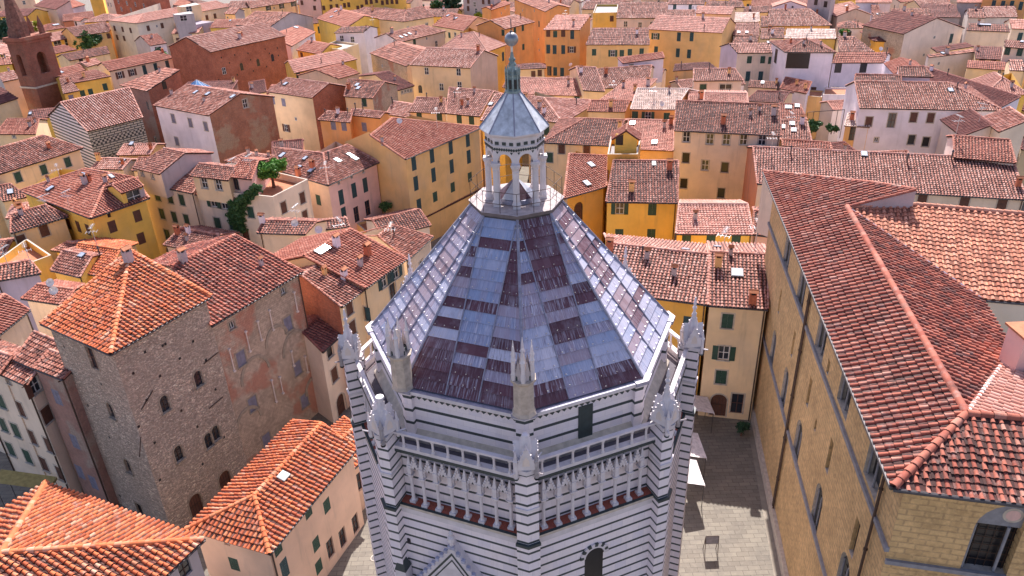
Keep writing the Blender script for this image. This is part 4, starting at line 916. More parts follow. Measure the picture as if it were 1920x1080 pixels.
# ---------------------------------------------------------------- brick block with blind arches
def medieval():
    r=H('patched brick and stone medieval block with blind arches, right of the stone tower',15.6,[(397,612),(568,509),(445,443),(318,498)],.33,'gg','SB','tN','452,672v 540,607v 474,757v 558,690v 571,751v 435,610s 531,545s 500,825v',maxt=8,sur='t',ov=.45,mess=1.3,sp=.40,wk=.95,nm='brick_block')
    # blind arches, slim columns and dark holes on the street front
    A,B=at(397,612,15.6),at(568,509,15.6); ex=hz(B-A).normalized(); no=V((ex.y,-ex.x,0)); no=-no if no.dot(A-CAM)>0 else no
    W0=hz(A)-no*.45
    def arch(px,py,w,h):
        p=hit(px,py,W0,no); mb=MB(); n=12; r1=w/2
        for i in range(n):
            t0,t1=math.pi*i/n,math.pi*(i+1)/n
            for rr,th_ in((r1,.28),):
                P=[p+ex*(q*math.cos(t))+V((0,0,q*1.15*math.sin(t))) for q,t in((rr,t0),(rr+th_,t0),(rr+th_,t1),(rr,t1))]
                mb.face([q+no*.07 for q in P],STW); mb.face([P[1]+no*.07,P[1],P[2],P[2]+no*.07],STW); mb.face([P[0]+no*.07,P[0],P[3],P[3]+no*.07],STW)
        mb.build('blind_arch',r)
    for a in((480,705,3.0,2),(555,655,3.0,2),(468,795,2.6,2),(590,730,2.2,2),(520,640,2.4,2)): arch(*a)
    for x,y,hh in((485,620,1.9),(507,600,2),(433,675,2.2),(463,640,2),(553,566,2),(573,683,1.8),(526,722,1.8),(512,733,2.4),(547,672,1.6)):
        p=hit(x,y,W0,no); mb=MB(); q=p+no*.12; mb.tube(q-V((0,0,hh/2)),q+V((0,0,hh/2)),.055,MATS['C'],8); mb.box(q+V((0,0,hh/2)),ex*.11,no*.10,V((0,0,.07)),MATS['C']); mb.box(q-V((0,0,hh/2)),ex*.11,no*.10,V((0,0,.07)),MATS['C']); mb.build('column',r)
medieval()
# ---------------------------------------------------------------- orange roofed small house
ho=H('small ochre house with a bright orange hipped roof between tower and baptistery',8,[(505,1040),(668,842),(608,796),(471,927)],.33,'hg','k','tO','521,1027g 578,958g 593,1020g 534,1066t 598,1062g 613,948g 620,1028x 643,1008x 667,982x 425,1017s 439,1058g',maxt=5.2,ov=.4,mess=1.3,sp=.36,sur='n',tone=.55,wk=.8)
h('low orange roof of the shop row hugging the baptistery lane',5.2,[(640,900),(700,845),(690,790),(640,815)],.3,'gg','k','tO','672,905x 655,925w',maxt=4,sur='n',wk=.8)
h('low dark red roof at the bottom beside the small ochre house',3.2,[(470,1090),(520,1075),(500,1050),(440,1062)],.2,'gg','k','tD','',S=True,maxt=4)
# ---------------------------------------------------------------- big roof at the bottom left
HP('pale walled house with a big weathered orange hipped roof at the bottom left corner',10.5,[[(383,1012),(86,905),(3,1037)],[(200,1185),(383,1012),(3,1037),(-60,1085)],[(86,905),(-60,1000),(-60,1085),(3,1037)]],[(86,905),(383,1012),(200,1185),(-120,1050)],'g','tO','345,1060a',S=(.33,None,None),gutn=2,mess=1.5,sp=.40,hipr=.17,nm='corner_house',sur='n')
# ---------------------------------------------------------------- palace at the right
def palace():
    z=22.5; A,B,D=at(1432,322,z),at(1675,915,z),at(1960,950,z); s=.36
    def pl(A,B,toward,s):
        ex=hz(B-A).normalized(); n=V((-ex.y,ex.x,0)); n=-n if (hz(toward)-hz(A)).dot(n)<0 else n
        return n,V((-s*n.x,-s*n.y,1.))
    n1,N1=pl(A,B,at(1812,777,z),s); k={}
    for q in((1812,777),(1588,389),(1718,357),(1640,344)): k[q]=hit(*q,A,N1)
    R0,R1=k[(1812,777)],k[(1588,389)]
    P1=[A,B,R0,R1,k[(1718,357)],k[(1640,344)]]
    # front slope through B, D and R0
    N3=(D-B).cross(R0-B).normalized(); N3=-N3 if N3.z<0 else N3
    R0b=hit(1960,790,R0,N3); P3=[B,D,R0b,R0]
    # right slope: falls from the ridge
    e=(R0-R1).normalized(); nr=hz(e); nr=V((-nr.y,nr.x,0)).normalized(); nr=-nr if nr.dot(n1)<0 else nr
    v2=(nr-V((0,0,s*1.05))).normalized(); N2=e.cross(v2); N2=-N2 if N2.z<0 else N2
    K1,K2=hit(1898,655,R0,N2),hit(1838,560,R0,N2); P2=[K1,K2,R1,R0]
    N4=(K1-R0).cross(R0b-R0).normalized(); N4=-N4 if N4.z<0 else N4
    P4=[R0,K1,hit(1925,668,R0,N4),hit(1960,700,R0,N4),R0b]
    # bright orange roof facing the viewer
    a=hz(R1-K2); L=a.length; dz=R1.z-K2.z; s5=.36; cth=min(1,dz/(s5*L)); th=math.acos(cth); a.normalize()
    c1=V((a.x*math.cos(th)-a.y*math.sin(th),a.x*math.sin(th)+a.y*math.cos(th),0)); c2=V((a.x*math.cos(th)+a.y*math.sin(th),-a.x*math.sin(th)+a.y*math.cos(th),0))
    n5=c1 if abs(proj(R1+V((-c1.y,c1.x,0))*(1 if -c1.y>0 else -1)*8)[1]-397)<abs(proj(R1+V((-c2.y,c2.x,0))*(1 if -c2.y>0 else -1)*8)[1]-397) else c2
    N5=V((-s5*n5.x,-s5*n5.y,1)); Q=[hit(*q,K2,N5) for q in((1718,384),(1960,405),(1960,570))]
    P5=[K2,Q[2],Q[1],Q[0],R1+V((0,0,-.02))]
    0 and print('palace z',[round(q.z,1) for q in P1+P2+P5], 'n5',n5)
    cen=(A+B+D)/3; root=empty('palace',(cen.x,cen.y,0),'large yellow sandstone palace with a long red tiled roof and gothic windows','palace')
    # walls
    wd=V((B.x,B.y,0)); ov=.8
    sm={0:'PS',1:'PS'}
    wA=hz(A)+n1*ov; nf,_=pl(B,D,R0,s); C0=[hz(A),hz(B),hz(D)]
    far=hz(k[(1718,357)]); foot0=[hz(A),hz(B),hz(D),hz(D)+nf*30,far]
    fo,sg=inset(foot0,[ov,ov,0,.3,.3]); zt=z+.1
    tops=[[(0,zt),(1,zt)],[(0,zt),(1,zt)],[(0,zt),(1,zt)],[(0,zt-3),(1,zt-3)],[(0,zt),(1,zt)]]
    wins=[]
    walls(root,fo,sg,tops,0,'PS',{},[],None)
    # window openings are built as real recessed pieces set in front-proud frames
    def face_frame(i):
        X,Y=fo[i],fo[(i+1)%len(fo)]; ex=(Y-X).normalized(); no=V((ex.y,-ex.x,0))*sg; return X,ex,no
    bpy.data.objects.remove([o for o in root.children if o.name.startswith('wall')][0])
    SIL=STONE
    specs={0:[(1502,548,2.3,3.1,'B'),(1541,627,2.3,3.1,'B'),(1586,727,2.3,3.1,'B'),(1640,868,2.3,3.1,'B'),(1477,467,2.3,3.1,'B'),(1553,688,.5,1.0,'q'),
              (1462,565,.55,2.2,'q'),(1487,645,.6,2.2,'q'),(1517,735,.65,2.3,'q'),(1555,855,.7,2.4,'q'),(1602,1008,.75,2.5,'q'),(1529,797,.4,.9,'q'),
              (1449,655,1.7,3.6,'G'),(1471,727,1.7,3.6,'G'),(1495,830,1.8,3.7,'G'),(1531,955,1.8,3.8,'G'),(1578,1090,1.8,3.8,'G')],
           1:[(1888,1015,2.9,4.2,'G')]}
    mbw=MB(); wl=[]
    for i in range(len(fo)):
        X,Y=fo[i],fo[(i+1)%len(fo)]; L=(Y-X).length; ex=(Y-X).normalized(); no=V((ex.y,-ex.x,0))*sg
        loops=[[V((0,0,0)),V((L,0,0)),V((L,tops[i][1][1],0)),V((0,tops[i][0][1],0))]]
        def PP(u,zz,d=0): return X+ex*u+V((0,0,zz))-no*d
        for (x,y,w_,h_,kd) in specs.get(i,[]):
            p=hit(x,y,X,no); u=(p-X).dot(ex); pts=arch_pts(w_,h_,10) if kd=='G' else [(-w_/2,-h_/2),(w_/2,-h_/2),(w_/2,h_/2),(-w_/2,h_/2)]
            loops.append([V((u+a,p.z+b,0)) for a,b in pts][::-1]); wl.append((i,u,p.z,w_,h_,kd,X,ex,no,pts))
            dp=.26 if kd=='q' else .5
            for j in range(len(pts)):
                a,b=pts[j],pts[(j+1)%len(pts)]; q=[PP(u+a[0],p.z+a[1]),PP(u+b[0],p.z+b[1]),PP(u+b[0],p.z+b[1],dp),PP(u+a[0],p.z+a[1],dp)]
                mbw.face(q,STONE if (j==0 or kd!='q') else MATS['PS'],[(0,0),(1,0),(1,.5),(0,.5)])
        fl=[q for l in loops for q in l]; N=ex.cross(V((0,0,1)))
        for t3 in tessellate_polygon(loops):
            q=[fl[t] for t in t3]; mbw.face([PP(a.x,a.y) for a in q],MATS['PS'],[(a.x,a.y) for a in q])
    mbw.build('wall',root)
    for (i,u,zc,w_,h_,kd,X,ex,no,pts) in wl:
        def PP(u,zz,d=0): return X+ex*u+V((0,0,zz))-no*d
        mb=MB(); mb.face([PP(u+a*1.02,zc+b*1.01,.24 if kd=='q' else .47) for a,b in pts],DARK)
        if kd in 'BG':
            n=2
            for j in range(n+1):
                c=u-w_/2+w_*j/n; c=min(max(c,u-w_/2+.1),u+w_/2-.1); top=h_/2 if kd=='B' else h_/2-w_/2
                mb.tube(PP(c,zc-h_/2,.2),PP(c,zc+top,.2),.07,STONE2,8)
            if kd=='G' and i==1:
                hb=[(a,b) for a,b in pts if b>=h_/2-w_/2-.01]; mb.face([PP(u+a*.99,zc+b,.24) for a,b in hb],STONE2)
                for rr_,m_ in((.42,STONE),(.30,MATS['p'])): mb.face([PP(u+rr_*math.cos(2*math.pi*q/16),zc+h_/2-w_*.27+rr_*math.sin(2*math.pi*q/16),.23 if m_ is STONE else .22) for q in range(16)],m_)
                for q in range(1,6): mb.tube(PP(u-w_/2,zc-h_/2+q*(h_-w_/2)/6,.4),PP(u+w_/2,zc-h_/2+q*(h_-w_/2)/6,.4),.02,IRON,4)
                for q in range(1,8): mb.tube(PP(u-w_/2+q*w_/8,zc-h_/2,.41),PP(u-w_/2+q*w_/8,zc+h_/2-w_/2,.41),.015,IRON,4)
            elif kd=='G':     # tracery plate with two arched heads and an oculus
                rr=w_/2; ring=[(u+rr*.20*math.cos(t),zc+h_/2-rr*.42+rr*.20*math.sin(t)) for t in [2*math.pi*q/14 for q in range(14)]]
                cen_=(u,zc+h_/2-rr*.42)
                for q in range(14):
                    a,b=ring[q],ring[(q+1)%14]; mb.face([PP(a[0],a[1],.22),PP(b[0],b[1],.22),PP(cen_[0]+(b[0]-cen_[0])*1.35,cen_[1]+(b[1]-cen_[1])*1.35,.22),PP(cen_[0]+(a[0]-cen_[0])*1.35,cen_[1]+(a[1]-cen_[1])*1.35,.22)],STONE)
                for sx in(-1,1):
                    for q in range(8):
                        t0,t1=math.pi*q/8,math.pi*(q+1)/8; r_=w_/4; c0=u+sx*w_/4; zb_=zc+h_/2-w_/2
                        mb.face([PP(c0+r_*.90*math.cos(t0),zb_+r_*.90*math.sin(t0),.21),PP(c0+r_*1.02*math.cos(t0),zb_+r_*1.02*math.sin(t0),.21),PP(c0+r_*1.02*math.cos(t1),zb_+r_*1.02*math.sin(t1),.21),PP(c0+r_*.90*math.cos(t1),zb_+r_*.90*math.sin(t1),.21)],STONE)
                for q in range(1,5): mb.tube(PP(u-w_/2,zc-h_/2+q*(h_-w_/2)/5,.4),PP(u+w_/2,zc-h_/2+q*(h_-w_/2)/5,.4),.02,IRON,4)
        mb.build('window',root)
    # string courses
    def course(i,x0,y0,dz=0,t=.16,nm='string_course'):
        X,Y=fo[i],fo[(i+1)%len(fo)]; ex=(Y-X).normalized(); no=V((ex.y,-ex.x,0))*sg; zc=hit(x0,y0,X,no).z+dz; mb=MB(); L=(Y-X).length
        mb.box((X+Y)/2+V((0,0,zc))+no*.06,ex*(L/2+.08),no*.1,V((0,0,t*.8)),STONE2); mb.build(nm,root); return zc
    z1=course(0,1564,752); z2=course(0,1500,890); 
    X,Y=fo[1],fo[2]; ex=(Y-X).normalized(); no=V((ex.y,-ex.x,0))*sg; mb=MB(); L=(Y-X).length; mb.box((X+Y)/2+V((0,0,hit(1760,1064,X,no).z))+no*.06,ex*(L/2),no*.1,V((0,0,.12)),STONE2); mb.build('string_course',root)
    mb=MB(); X,Y=fo[0],fo[1]; ex=(Y-X).normalized(); no=V((ex.y,-ex.x,0))*sg; mb.box((X+Y)/2+V((0,0,.5))+no*.12,ex*((Y-X).length/2+.1),no*.16,V((0,0,.5)),STONE); mb.build('plinth',root)
    # roof
    tb=TB(); kw=dict(seg=5,tl=.42,sp=.46,wd=.46)
    tiles(tb,P1,tone=.5,mess=1.,**kw); tiles(tb,P3,tone=.5,mess=1.6,**dict(kw,sp=.40,tl=.36,wd=.44))
    for a,b in((R1,R0),(B,R0),(R0,R0b)): ridge(tb,a,b,r=.165,tl=.5,tone=.6,seg=5,lift=.07)
    ridge(tb,k[(1640,344)],k[(1718,357)],r=.14,tone=.8); ridge(tb,A,k[(1640,344)],r=.14,tone=.8)
    ridge(tb,R1,k[(1718,357)],r=.12,tone=.6)
    ro=tb.build('roof',MATS['tN'],root); reg_roof(P1,ro,root); reg_roof(P3,ro,root)
    tb=TB(); tiles(tb,P2,tone=.25,mess=1.,seg=4,tl=.42,sp=.46,wd=.5); ro2=tb.build('roof',MATS['tN'],root); reg_roof(P2,ro2,root)
    tb=TB(); tiles(tb,P5,tone=.5,mess=.4,seg=5,tl=.42,sp=.46,wd=.5); ridge(tb,Q[0],Q[1],r=.16,tone=.9); ridge(tb,Q[0],R1,r=.14,tone=.9)
    ro5=tb.build('roof',MATS['tR5'],root); reg_roof(P5,ro5,root)
    tb=TB(); tiles(tb,P4,tone=.6,mess=1.,seg=4,tl=.42,sp=.46,wd=.5); ro4=tb.build('roof',MATS['tP'],root); reg_roof(P4,ro4,root)
    mb=MB()     # mortar flashing in the valley
    mb.tube(R0+V((0,0,.06)),K1+V((0,0,.06)),.12,WHITEW,6); mb.build('flashing',root); mb=MB(); mb.tube(R1+V((0,0,.05)),K2+V((0,0,.05)),.1,LEADP,6); mb.build('flashing',root)
    mb=MB()     # rendered gable wall below the raised roof edge
    up=k[(1718,357)]; q0=R1; mb.face([q0-V((0,0,2.5)),up-V((0,0,5)),up-V((0,0,.05)),q0-V((0,0,.05))],MATS['g']); mb.face([up-V((0,0,5)),k[(1640,344)]-V((0,0,6)),k[(1640,344)]-V((0,0,.1)),up-V((0,0,.1))],MATS['g'])
    mb.face([A-V((0,0,6)),k[(1640,344)]-V((0,0,8)),k[(1640,344)]-V((0,0,.1)),A-V((0,0,.1))],MATS['c'])
    # wall under the orange roof's eave and side
    mb.face([V((K2.x,K2.y,0)),V((Q[2].x,Q[2].y,0)),Q[2]-V((0,0,.15)),K2-V((0,0,.15))],MATS['q']); mb.face([V((K1.x,K1.y,0)),V((K2.x,K2.y,0)),K2-V((0,0,.15)),K1-V((0,0,.15))],MATS['q'])
    mb.build('gable_wall',root)
    mb=MB(); 
    for a,b,n in((A,B,-n1),(B,D,-nf)): mb.tube(a+n*.08-V((0,0,.04)),b+n*.08-V((0,0,.04)),.1,METAL,8)
    mb.tube(K2+V((0,-.1,-.1)),Q[2]+V((0,-.1,-.1)),.08,METAL,8); mb.build('gutter',root)
    X,Y=fo[0],fo[1]; ex=(Y-X).normalized(); no=V((ex.y,-ex.x,0))*sg
    for (x,y) in((1640,985),(1508,640),(1478,800)):
        p=hit(x,y,X,no); p=hz(p)+no*.14; mb=MB(); mb.tube(p,p+V((0,0,z-.2)),.075,PIPE,8)
        for q in range(1,6): mb.tube(p+V((0,0,q*4-.06)),p+V((0,0,q*4+.06)),.11,PIPE,8)
        mb.tube(p+V((0,0,z-.3)),p+no*.55+V((0,0,z-.02)),.06,PIPE,6); mb.build('downpipe',root)
    # terracotta chimney block at the picture's right edge
    r=roof_at(1914,700)
    c=hit(1916,690,K1,N4); mb=MB(); Z=V((0,0,1)); mb.box(c+Z*.9,V((.9,0,0)),V((0,.7,0)),Z*1.4,MATS['p']); mb.box(c+Z*2.36,V((1.05,0,0)),V((0,.85,0)),Z*.06,TERRA); mb.build('chimney',root)
tilem('tR5',[(0,(.44,.15,.085)),(.5,(.58,.22,.13)),(1,(.66,.32,.21))],(.50,.18,.105),la=.12,dk=.15)
palace()
# ---------------------------------------------------------------- baptistery
def oc(R,k,z,cx=.3617,cy=33.843,ph=-.0042):
    a=ph+k*math.pi/4; return V((cx+R*math.sin(a),cy-R*math.cos(a),z))
def striped(n,per,thk,ph):
    m,nt,b=mat(n); p=wpos(nt); s=N_(nt,'ShaderNodeSeparateXYZ'); nt.links.new(p,s.inputs[0]); u=uvn(nt)
    f=math_(nt,'FRACT',math_(nt,'DIVIDE',math_(nt,'SUBTRACT',s.outputs[2],ph),per)); st=math_(nt,'LESS_THAN',f,thk/per)
    bt=N_(nt,'ShaderNodeTexBrick'); nt.links.new(u,bt.inputs['Vector']); bt.inputs['Color1'].default_value=(.84,.75,.76,1); bt.inputs['Color2'].default_value=(.70,.64,.70,1); bt.inputs['Mortar'].default_value=(.62,.55,.56,1)
    bt.inputs['Scale'].default_value=1; bt.inputs['Brick Width'].default_value=.62; bt.inputs['Row Height'].default_value=per; bt.inputs['Mortar Size'].default_value=.006; bt.inputs['Bias'].default_value=-.25
    c=mixc(nt,mapr(nt,noise(nt,p,1.3,5,.65),.4,.7,0,.6),bt.outputs['Color'],(.82,.72,.68))
    c=mixc(nt,mapr(nt,noise(nt,mapping(nt,p,(2,2,.3)),1.2,6,.7),.55,.8,0,.45),c,(.50,.45,.45))
    g=mixc(nt,noise(nt,p,4,3),(.02,.03,.03),(.07,.085,.085)); c=mixc(nt,st,c,g)
    nt.links.new(c,b.inputs['Base Color']); b.inputs['Roughness'].default_value=.65; bump(nt,b,bt.outputs['Fac'],-.2,.01); MATS[n]=m; return m
STR=striped('striped_marble',.56,.125,.02); STRD=striped('striped_marble_drum',.72,.155,.33); 
def leadm():
    m,nt,b=mat('lead_sheets'); a=N_(nt,'ShaderNodeAttribute',attribute_name='pc'); u=uvn(nt); p=wpos(nt)
    st=noise(nt,mapping(nt,u,(9,.55,1)),1.6,5,.65); st2=noise(nt,mapping(nt,u,(26,1.4,1),(3,1,0)),1.,3,.6)
    s=N_(nt,'ShaderNodeSeparateColor'); nt.links.new(a.outputs['Color'],s.inputs[0])
    base=ramp(nt,s.outputs[0],[(0,(.07,.022,.03)),(.15,(.13,.045,.06)),(.30,(.38,.27,.29)),(.46,(.36,.30,.38)),(.62,(.27,.33,.49)),(1,(.70,.65,.72))])
    lv=noise(nt,p,.9,5,.65); base=mixc(nt,mapr(nt,lv,.50,.64,0,.22),base,(.46,.40,.46)); base=mixc(nt,mapr(nt,noise(nt,mapping(nt,u,(3,.8,1),(7,2,0)),1.,5,.7),.55,.7,0,.4),base,(.16,.09,.11))
    c=mixc(nt,math_(nt,'MULTIPLY',mapr(nt,st,.50,.60,0,1),s.outputs[1]),base,(.58,.55,.64)); c=mixc(nt,math_(nt,'MULTIPLY',mapr(nt,st2,.5,.62,0,1),math_(nt,'MULTIPLY',s.outputs[1],.5)),c,(.09,.05,.08))
    nt.links.new(c,b.inputs['Base Color']); b.inputs['Roughness'].default_value=.5; b.inputs['Metallic'].default_value=.15; bump(nt,b,st2,.25,.01); MATS['lead']=m; return m
LEAD=leadm()
def baptistery():
    C0=oc(0,0,0); root=empty('baptistery',(C0.x,C0.y,0),'octagonal striped marble baptistery with a grey and purple lead pyramid roof','baptistery')
    mb=MB()
    def ringwall(mb,R,z0,z1,m,R1=None):
        for k in range(8):
            a,b=oc(R,k,z0),oc(R,k+1,z0); R2=R if R1 is None else R1; c,d=oc(R2,k+1,z1),oc(R2,k,z1); L=(b-a).length; mb.face([a,b,c,d],m,[(0,z0),(L,z0),(L,z1),(0,z1)])
    def ringflat(mb,Ra,Rb,z,m,up=True):
        for k in range(8):
            q=[oc(Ra,k,z),oc(Rb,k,z),oc(Rb,k+1,z),oc(Ra,k+1,z)]; mb.face(q if up else q[::-1],m)
    ringwall(mb,9.0,0,19.55,STR); ringwall(mb,9.15,19.95,20.1,STONE); ringwall(mb,9.05,19.55,19.95,MARB)
    ringflat(mb,8.3,9.15,20.1,DKR); ringwall(mb,8.4,20.1,23.3,STR); ringflat(mb,9.0,9.05,19.55,MARB,False)
    ringflat(mb,9.05,9.15,19.95,MARB,False)
    mb.build('wall',root)
    # red tile strip on the ledge
    mb=MB()
    ringflat(mb,8.42,8.98,20.106,plain('ledge_red_tiles',(.36,.09,.055),.85,0,.3,9)); mb.build('ledge_tiles',root)
    # parapet slab + pierced balustrade
    mb=MB(); ringflat(mb,8.4,8.95,23.18,DKR,False); ringwall(mb,8.95,23.18,23.34,DKR); ringwall(mb,8.93,23.34,23.52,MARB); ringflat(mb,8.6,8.93,23.52,MARB); ringwall(mb,8.97,24.25,24.35,MARB); ringflat(mb,8.74,8.97,24.35,MARB)
    for k in range(8):
        mb.face([oc(8.74,k+1,24.25),oc(8.74,k,24.25),oc(8.74,k,24.35),oc(8.74,k+1,24.35)],MARB); mb.face([oc(8.6,k+1,23.2),oc(8.6,k,23.2),oc(8.6,k,23.52),oc(8.6,k+1,23.52)],MARB)
    ringflat(mb,8.74,8.97,24.25,MARB,False)
    mb.build('balustrade_rail',root)
    for k in range(8):
        a,b=oc(8.84,k,0),oc(8.84,k+1,0); e=(b-a).normalized(); n=V((e.y,-e.x,0)); L=(b-a).length
        for i in range(1,9):
            mb=MB(); c=a+e*L*i/9; c0=c+V((0,0,23.52)); mb.lathe(c0,[(.10,0),(.10,.06),(.06,.12),(.055,.54),(.09,.62),(.10,.73)],MARB,8); mb.build('baluster',root)
    # gallery floor and drum
    mb=MB(); ringflat(mb,7.2,8.62,23.2,plain('gallery_floor',(.115,.10,.115),.85,0,.25,2)); mb.build('gallery_floor',root)
    mb=MB(); ringwall(mb,7.55,23.7,25.55,STRD); ringwall(mb,7.95,23.2,23.35,STONE); ringwall(mb,7.95,23.35,23.5,STONE,7.75); ringwall(mb,7.75,23.5,23.7,STONE,7.55); ringwall(mb,7.6,25.55,25.8,MARB,7.7)
    ringwall(mb,7.85,25.8,25.95,MARB); ringflat(mb,7.6,7.85,25.8,MARB,False); ringwall(mb,8.0,25.95,26.1,MARB); ringflat(mb,7.85,8.0,25.95,MARB,False)
    ringflat(mb,7.6,8.0,26.1,LEADP); mb.build('drum',root)
    # trefoil band
    mb=MB()
    for k in range(8):
        a,b=oc(7.67,k,0),oc(7.67,k+1,0); e=(b-a).normalized(); n=V((e.y,-e.x,0)); L=(b-a).length; N=20
        for i in range(N):
            c=a+e*L*(i+.5)/N+V((0,0,25.66)); mb.box(c,(e*.055+V((0,0,.055))),n*.06,(V((0,0,.055))-e*.055),DKR)
    mb.build('cornice_pattern',root)
    # drum corner pilasters with cornice blocks
    for k in range(8):
        c=oc(7.62,k,0); n=(oc(1,k,0)-oc(0,k,0)); n=hz(n).normalized(); mb=MB()
        def prism(r0,z0,z1,m,w=.42,dd=.32):
            e0=(oc(1,k,0)-oc(1,k-1,0)).normalized(); e1=(oc(1,k+1,0)-oc(1,k,0)).normalized(); n0=V((e0.y,-e0.x,0)); n1=V((e1.y,-e1.x,0))
            cc=oc(7.55+r0,k,0); ps=[cc-e0*w,cc,cc+e1*w,cc+e1*w-n1*dd,cc-e0*w-n0*dd]
            for i in range(2):
                a,b=ps[i],ps[i+1]; mb.face([a+V((0,0,z0)),b+V((0,0,z0)),b+V((0,0,z1)),a+V((0,0,z1))],m,[(i*w,z0),(i*w+w,z0),(i*w+w,z1),(i*w,z1)])
            mb.face([ps[4]+V((0,0,z0)),ps[0]+V((0,0,z0)),ps[0]+V((0,0,z1)),ps[4]+V((0,0,z1))],m,[(0,z0),(w,z0),(w,z1),(0,z1)]); mb.face([ps[2]+V((0,0,z0)),ps[3]+V((0,0,z0)),ps[3]+V((0,0,z1)),ps[2]+V((0,0,z1))],m,[(0,z0),(w,z0),(w,z1),(0,z1)])
            mb.face([q+V((0,0,z1)) for q in ps],MARB)
        prism(.25,23.2,25.8,STRD); prism(.40,25.8,25.95,MARB,.55,.5); prism(.52,25.95,26.14,LEADP,.62,.6)
        mb.build('drum_pilaster',root)
    # dark doorway in the drum right front
    a,b=oc(7.55,0,0),oc(7.55,1,0); e=(b-a).normalized(); n=V((e.y,-e.x,0)); mb=MB(); c=a+e*(b-a).length*.52+V((0,0,24.5)); mb.box(c,e*.36,n*.05,V((0,0,.92)),DKR); mb.build('door',root)
    # piers at the corners
    for k in range(8):
        mb=MB()
        e0=(oc(1,k,0)-oc(1,k-1,0)).normalized(); e1=(oc(1,k+1,0)-oc(1,k,0)).normalized(); n0=V((e0.y,-e0.x,0)); n1=V((e1.y,-e1.x,0))
        def pier(R,z0,z1,m,w,dd,topm=None,R1=None):
            cc=oc(R,k,0); ps=[cc-e0*w-n0*dd,cc-e0*w,cc,cc+e1*w,cc+e1*w-n1*dd]
            for i in range(4):
                a,b=ps[i],ps[i+1]; L=(b-a).length; mb.face([a+V((0,0,z0)),b+V((0,0,z0)),b+V((0,0,z1)),a+V((0,0,z1))],m,[(i*.7,z0),(i*.7+L,z0),(i*.7+L,z1),(i*.7,z1)])
            if topm: mb.face([q+V((0,0,z1)) for q in ps],topm)
        pier(9.60,0,20.0,STR,.57,.60); pier(9.66,20.0,20.16,DKR,.62,.66,DKR); pier(9.52,20.16,24.2,STR,.54,1.0,MARB)
        pier(9.58,22.1,22.25,MARB,.59,.9,MARB); pier(9.58,24.2,24.42,MARB,.60,1.0,MARB)
        mb.build('corner_pier',root)
        # gothic tabernacle: four gables, spire and crockets
        t=MB(); cc=oc(9.05,k,24.42); r=hz(oc(1,k,0)-oc(0,k,0)).normalized(); q=V((-r.y,r.x,0)); Z=V((0,0,1)); g=1.25
        t.box(cc+Z*.25,r*.42,q*.42,Z*.25,MARB)
        for d,f in((r,q),(-r,q),(q,r),(-q,r)):
            a=cc+d*.50; t.face([a-f*.5+Z*.1,a+f*.5+Z*.1,a+Z*1.3],MARB); t.face([a-f*.5+Z*.1,a+Z*1.3,cc+Z*1.25,cc-f*.1+Z*.3],MARB); t.face([a+f*.5+Z*.1,cc+f*.1+Z*.3,cc+Z*1.25,a+Z*1.3],MARB)
            for s_ in(-1,1):
                for j in range(4): t.box(a+f*s_*(.42-.11*j)+Z*(.36+.26*j),f*.03,d*.035,Z*.035,MARB)
            t.face([a-f*.16+Z*.3+d*.01,a+f*.16+Z*.3+d*.01,a+f*.13+Z*.6+d*.01,a+Z*.8+d*.01,a-f*.13+Z*.6+d*.01],MATS['C'])
            w2=(d+f).normalized(); t.lathe(cc+w2*.62+Z*.05,[(.10,-.45),(.11,.45),(.13,.5),(.09,.56),(.015,.95)],MARB,6); t.lathe(cc+w2*.62+Z*.05,[(.115,-.5),(.115,-.42)],DKR,6)
            t.tube(cc+w2*.6-Z*.1,cc+w2*1.0+Z*.02,.055,MARB,5,r2=.035)
        tall=k in(1,2,6,3,5)
        t.lathe(cc,[(.36,.7),(.26,1.2),(.14,1.6)]+([(.06,2.05),(.10,2.1),(.12,2.2),(.06,2.3),(.09,2.45),(.03,2.8)] if tall else [(.13,1.7),(.22,1.75),(.2,1.85)] if k==7 else [(.1,1.62)]),MARB,8)
        for i in range(4):
            for z_ in(.95,1.25,1.5)+((1.8,) if tall else ()):
                rr=.40-.17*z_+.02; a=i*math.pi/2+.3; t.lathe(cc+V((math.cos(a)*rr,math.sin(a)*rr,z_)),[(.02,-.05),(.045,0),(.02,.06)],MARB,5)
        t.build('pinnacle',root)
    # arcade : 7 bays, six free columns, trefoil gables and little spires
    for k in range(8):
        a,b=oc(8.82,k,0),oc(8.82,k+1,0); e=(b-a).normalized(); n=V((e.y,-e.x,0)); L=(b-a).length; s0=.78; bw=(L-2*s0)/7; Z=V((0,0,1))
        for i in range(8):
            c=a+e*(s0+bw*i)+V((0,0,20.1)); mb=MB(); m=MARB
            if i in(0,7): c=c+(e*.06 if i==0 else -e*.06)-n*.1
            mb.box(c+Z*.07,e*.15,n*.15,Z*.07,m); mb.lathe(c,[(.13,.14),(.10,.2),(.085,.26),(.08,1.42),(.10,1.46),(.09,1.5),(.16,1.66),(.16,1.72)],m,8)
            mb.box(c+Z*1.75,e*.17,n*.16,Z*.03,m); mb.box(c+Z*2.05+n*.02,e*.10,n*.11,Z*.27,m); mb.lathe(c+Z*2.32+n*.02,[(.12,0),(.13,.08),(.02,.62)],m,4,ph=math.pi/4+math.atan2(e.y,e.x)); mb.build('column',root)
